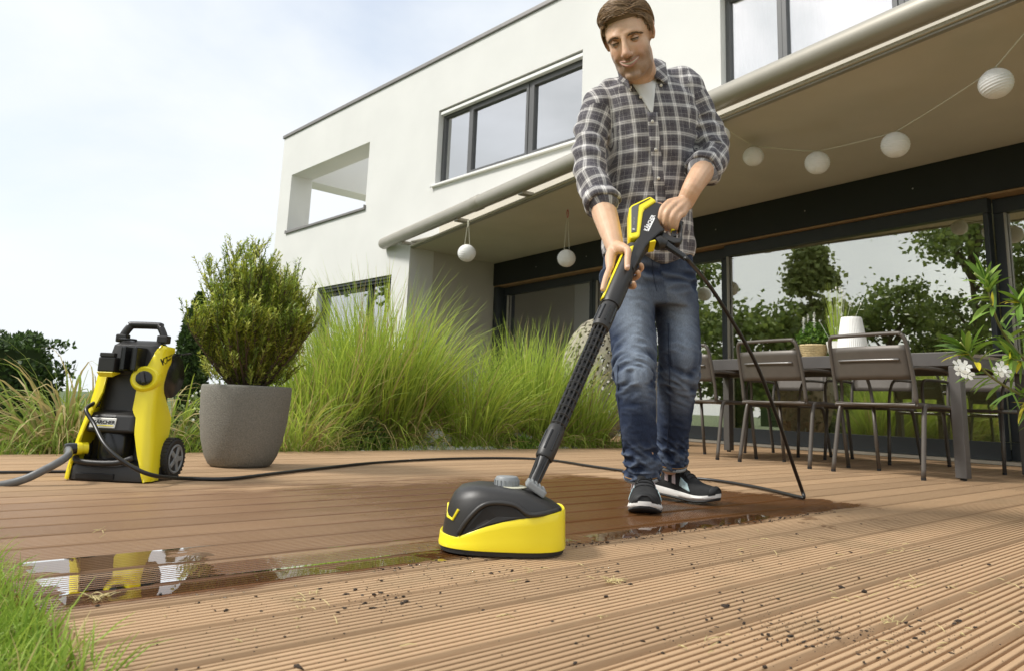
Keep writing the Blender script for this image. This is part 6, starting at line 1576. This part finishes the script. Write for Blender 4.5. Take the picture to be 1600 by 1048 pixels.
# ---- trainers
M_suede = mat('black suede', (.016, .016, .016), .9, var=.3, vscale=60, bump=.3, bscale=300)
M_mesh = mat('black mesh textile', (.022, .022, .023), .75, bump=.5, bscale=500)
M_mid = mat('white foam sole', (.74, .72, .68), .6, var=.05, vscale=40)
M_outs = mat('black outsole', (.014, .014, .014), .7)
M_pale = mat('pale blue panel', (.42, .55, .56), .6)
M_strp = mat('pale pink stripe', (.60, .50, .50), .6)
def shoe(toe, heel, pitch=0.0):
    toe, heel = np.array(toe), np.array(heel); d = toe-heel; L = np.linalg.norm(d[:2]); ang = math.atan2(d[1], d[0])
    o = bpy.data.objects.new('shoe', None); C.objects.link(o); o.parent = man; o.location = tuple(heel); o.rotation_euler = (0, pitch, ang); o.scale = (1, 1, 1.28)
    # x runs from heel to toe
    W = [(0, .022), (.04, .035), (.12, .040), (.30, .040), (.50, .044), (.68, .053), (.80, .053), (.90, .046), (.97, .032), (1.0, .014)]
    spr = lambda t: .016*max(0, (t-.72)/.28)**2
    yoff = lambda t: .006*math.sin(PI*t)
    ts = np.linspace(0, 1, 30)
    def sole(z0f, z1f, grow, name, m):
        rows = []
        for t in ts:
            w = ip(t, W)+grow; z0, z1 = z0f(t)+spr(t), z1f(t)+spr(t); rows.append([(t*L, yoff(t)-w*.93, z0), (t*L, yoff(t)+w*.93, z0), (t*L, yoff(t)+w*1.02, (z0+z1)/2), (t*L, yoff(t)+w*.96, z1), (t*L, yoff(t)-w*.96, z1), (t*L, yoff(t)-w*1.02, (z0+z1)/2)])
        return MB().loft(rows).build(name, m, o, smooth=True, autos=60)
    th = lambda t: .030-.012*t
    sole(lambda t: 0.0005, lambda t: .007, .001, 'outsole', M_outs); sole(lambda t: .0072, th, .002, 'midsole', M_mid)
    H = [(0, .078), (.06, .092), (.14, .090), (.24, .088), (.36, .094), (.48, .082), (.62, .064), (.76, .050), (.88, .043), (.96, .034), (1.0, .026)]
    rows = []
    for t in np.linspace(.01, .985, 30):
        w = ip(t, W)*.985; h = ip(t, H)*1.06+spr(t); z0 = th(t)-.004+spr(t); ring = []
        for k in range(17):
            a = PI*k/16; ex = .72 if t > .6 else .62; ring.append((t*L, yoff(t)+w*math.copysign(abs(math.cos(a))**ex, math.cos(a))*(1-.30*math.sin(a)*(1 if t < .6 else .35)), z0+(h-z0)*math.sin(a)**.8))
        rows.append(ring)
    b = MB(); b.loft(rows, True, True); up = b.build('upper', M_suede, o, smooth=True); 
    def surf(t, a, off=.0015):
        w = ip(t, W)*.985; h = ip(t, H)*1.06+spr(t); z0 = th(t)-.004+spr(t); ex = .72 if t > .6 else .62
        y = w*math.copysign(abs(math.cos(a))**ex, math.cos(a))*(1-.30*math.sin(a)*(1 if t < .6 else .35)); z = z0+(h-z0)*max(0, math.sin(a))**.8; n_ = np.array([0, math.cos(a), math.sin(a)]); return np.array([t*L, yoff(t)+y, z])+n_*off
    def patch(name, pts, m, off=.0018, n_=6):
        q = pts; V = [surf(*(np.array(q[0])*(1-u)*(1-v)+np.array(q[1])*u*(1-v)+np.array(q[2])*u*v+np.array(q[3])*(1-u)*v), off) for v in np.linspace(0, 1, n_) for u in np.linspace(0, 1, n_)]
        return MB().add(V, [(i*n_+j, i*n_+j+1, (i+1)*n_+j+1, (i+1)*n_+j) for i in range(n_-1) for j in range(n_-1)]).build(name, m, o, smooth=True, solid=.002)
    patch('vamp', [(.40, 1.05), (.66, .95), (.66, PI-.95), (.40, PI-1.05)], M_mesh)
    patch('toe_bumper', [(.93, .05), (.99, .05), (.99, PI-.05), (.93, PI-.05)], M_outs, .003)
    for s in (0, 1):
        A = (lambda a: a) if s == 0 else (lambda a: PI-a)
        for t0 in (.33, .43): patch('side_stripe', [(t0+.03, A(.22)), (t0+.075, A(.22)), (t0+.035, A(.80)), (t0-.01, A(.80))], M_strp, .0026)
        patch('toe_panel', [(.56, A(.25)), (.72, A(.18)), (.66, A(.62)), (.55, A(.70))], M_pale, .0022)
        patch('eyelet_panel', [(.20, A(.75)), (.34, A(.80)), (.35, A(1.05)), (.20, A(1.0))], M_pale, .0022)
        patch('heel_panel', [(.03, A(.1)), (.14, A(.1)), (.12, A(.5)), (.03, A(.5))], M_pale if s == 0 else M_strp, .0022)
    tg = [[(x*L, y, z) for y in np.linspace(-w, w, 7)] for x, z, w in ((.54, .078, .022), (.48, .096, .026), (.43, .114, .030), (.395, .130, .030), (.385, .138, .022))]
    V = [np.array(p)-np.array([0, 0, 28*p[1]**2]) for r in tg for p in r]; MB().add(V, [(i*7+j, i*7+j+1, (i+1)*7+j+1, (i+1)*7+j) for i in range(4) for j in range(6)]).build('tongue', M_mesh, o, smooth=True, solid=.010)
    for k, t in enumerate(np.linspace(.38, .62, 6)):
        wv = [surf(t+(.018 if k % 2 else -.012)*math.cos(a), a, .0045) for a in np.linspace(1.02, PI-1.02, 9)]; MB().tube(wv, .0030, 6, flat=.6).build('lace', M_blk2, o, smooth=True)
    for s in (-1, 1):
        c = surf(.37, PI/2, .008); MB().tube(smooth_path([c, c+np.array([-.005, s*.018, .012]), c+np.array([.004, s*.038, .012]), c+np.array([.014, s*.034, .001]), c+np.array([.004, s*.006, .0])], 5), .0022, 6).build('lace_bow', M_blk2, o, smooth=True)
        MB().tube(smooth_path([c, c+np.array([.02, s*.012, .004]), c+np.array([.045, s*.028, -.010])], 5), .0022, 6).build('lace_end', M_blk2, o, smooth=True)
    MB().tube([(L*(.16+.13*math.cos(a)), .036*math.sin(a), .094+.012*math.cos(a)) for a in np.linspace(0, 2*PI, 25)], .007, 8, False).build('ankle_collar', M_mesh, o, smooth=True)
    return o
tR = ml(gnd(1007, 805)); shoe(tR, tR+np.array([.045, .312, 0]))
tL = ml(gnd(1123, 790)); shoe(tL, tL+np.array([-.235, .215, .026]), rad(4.8))
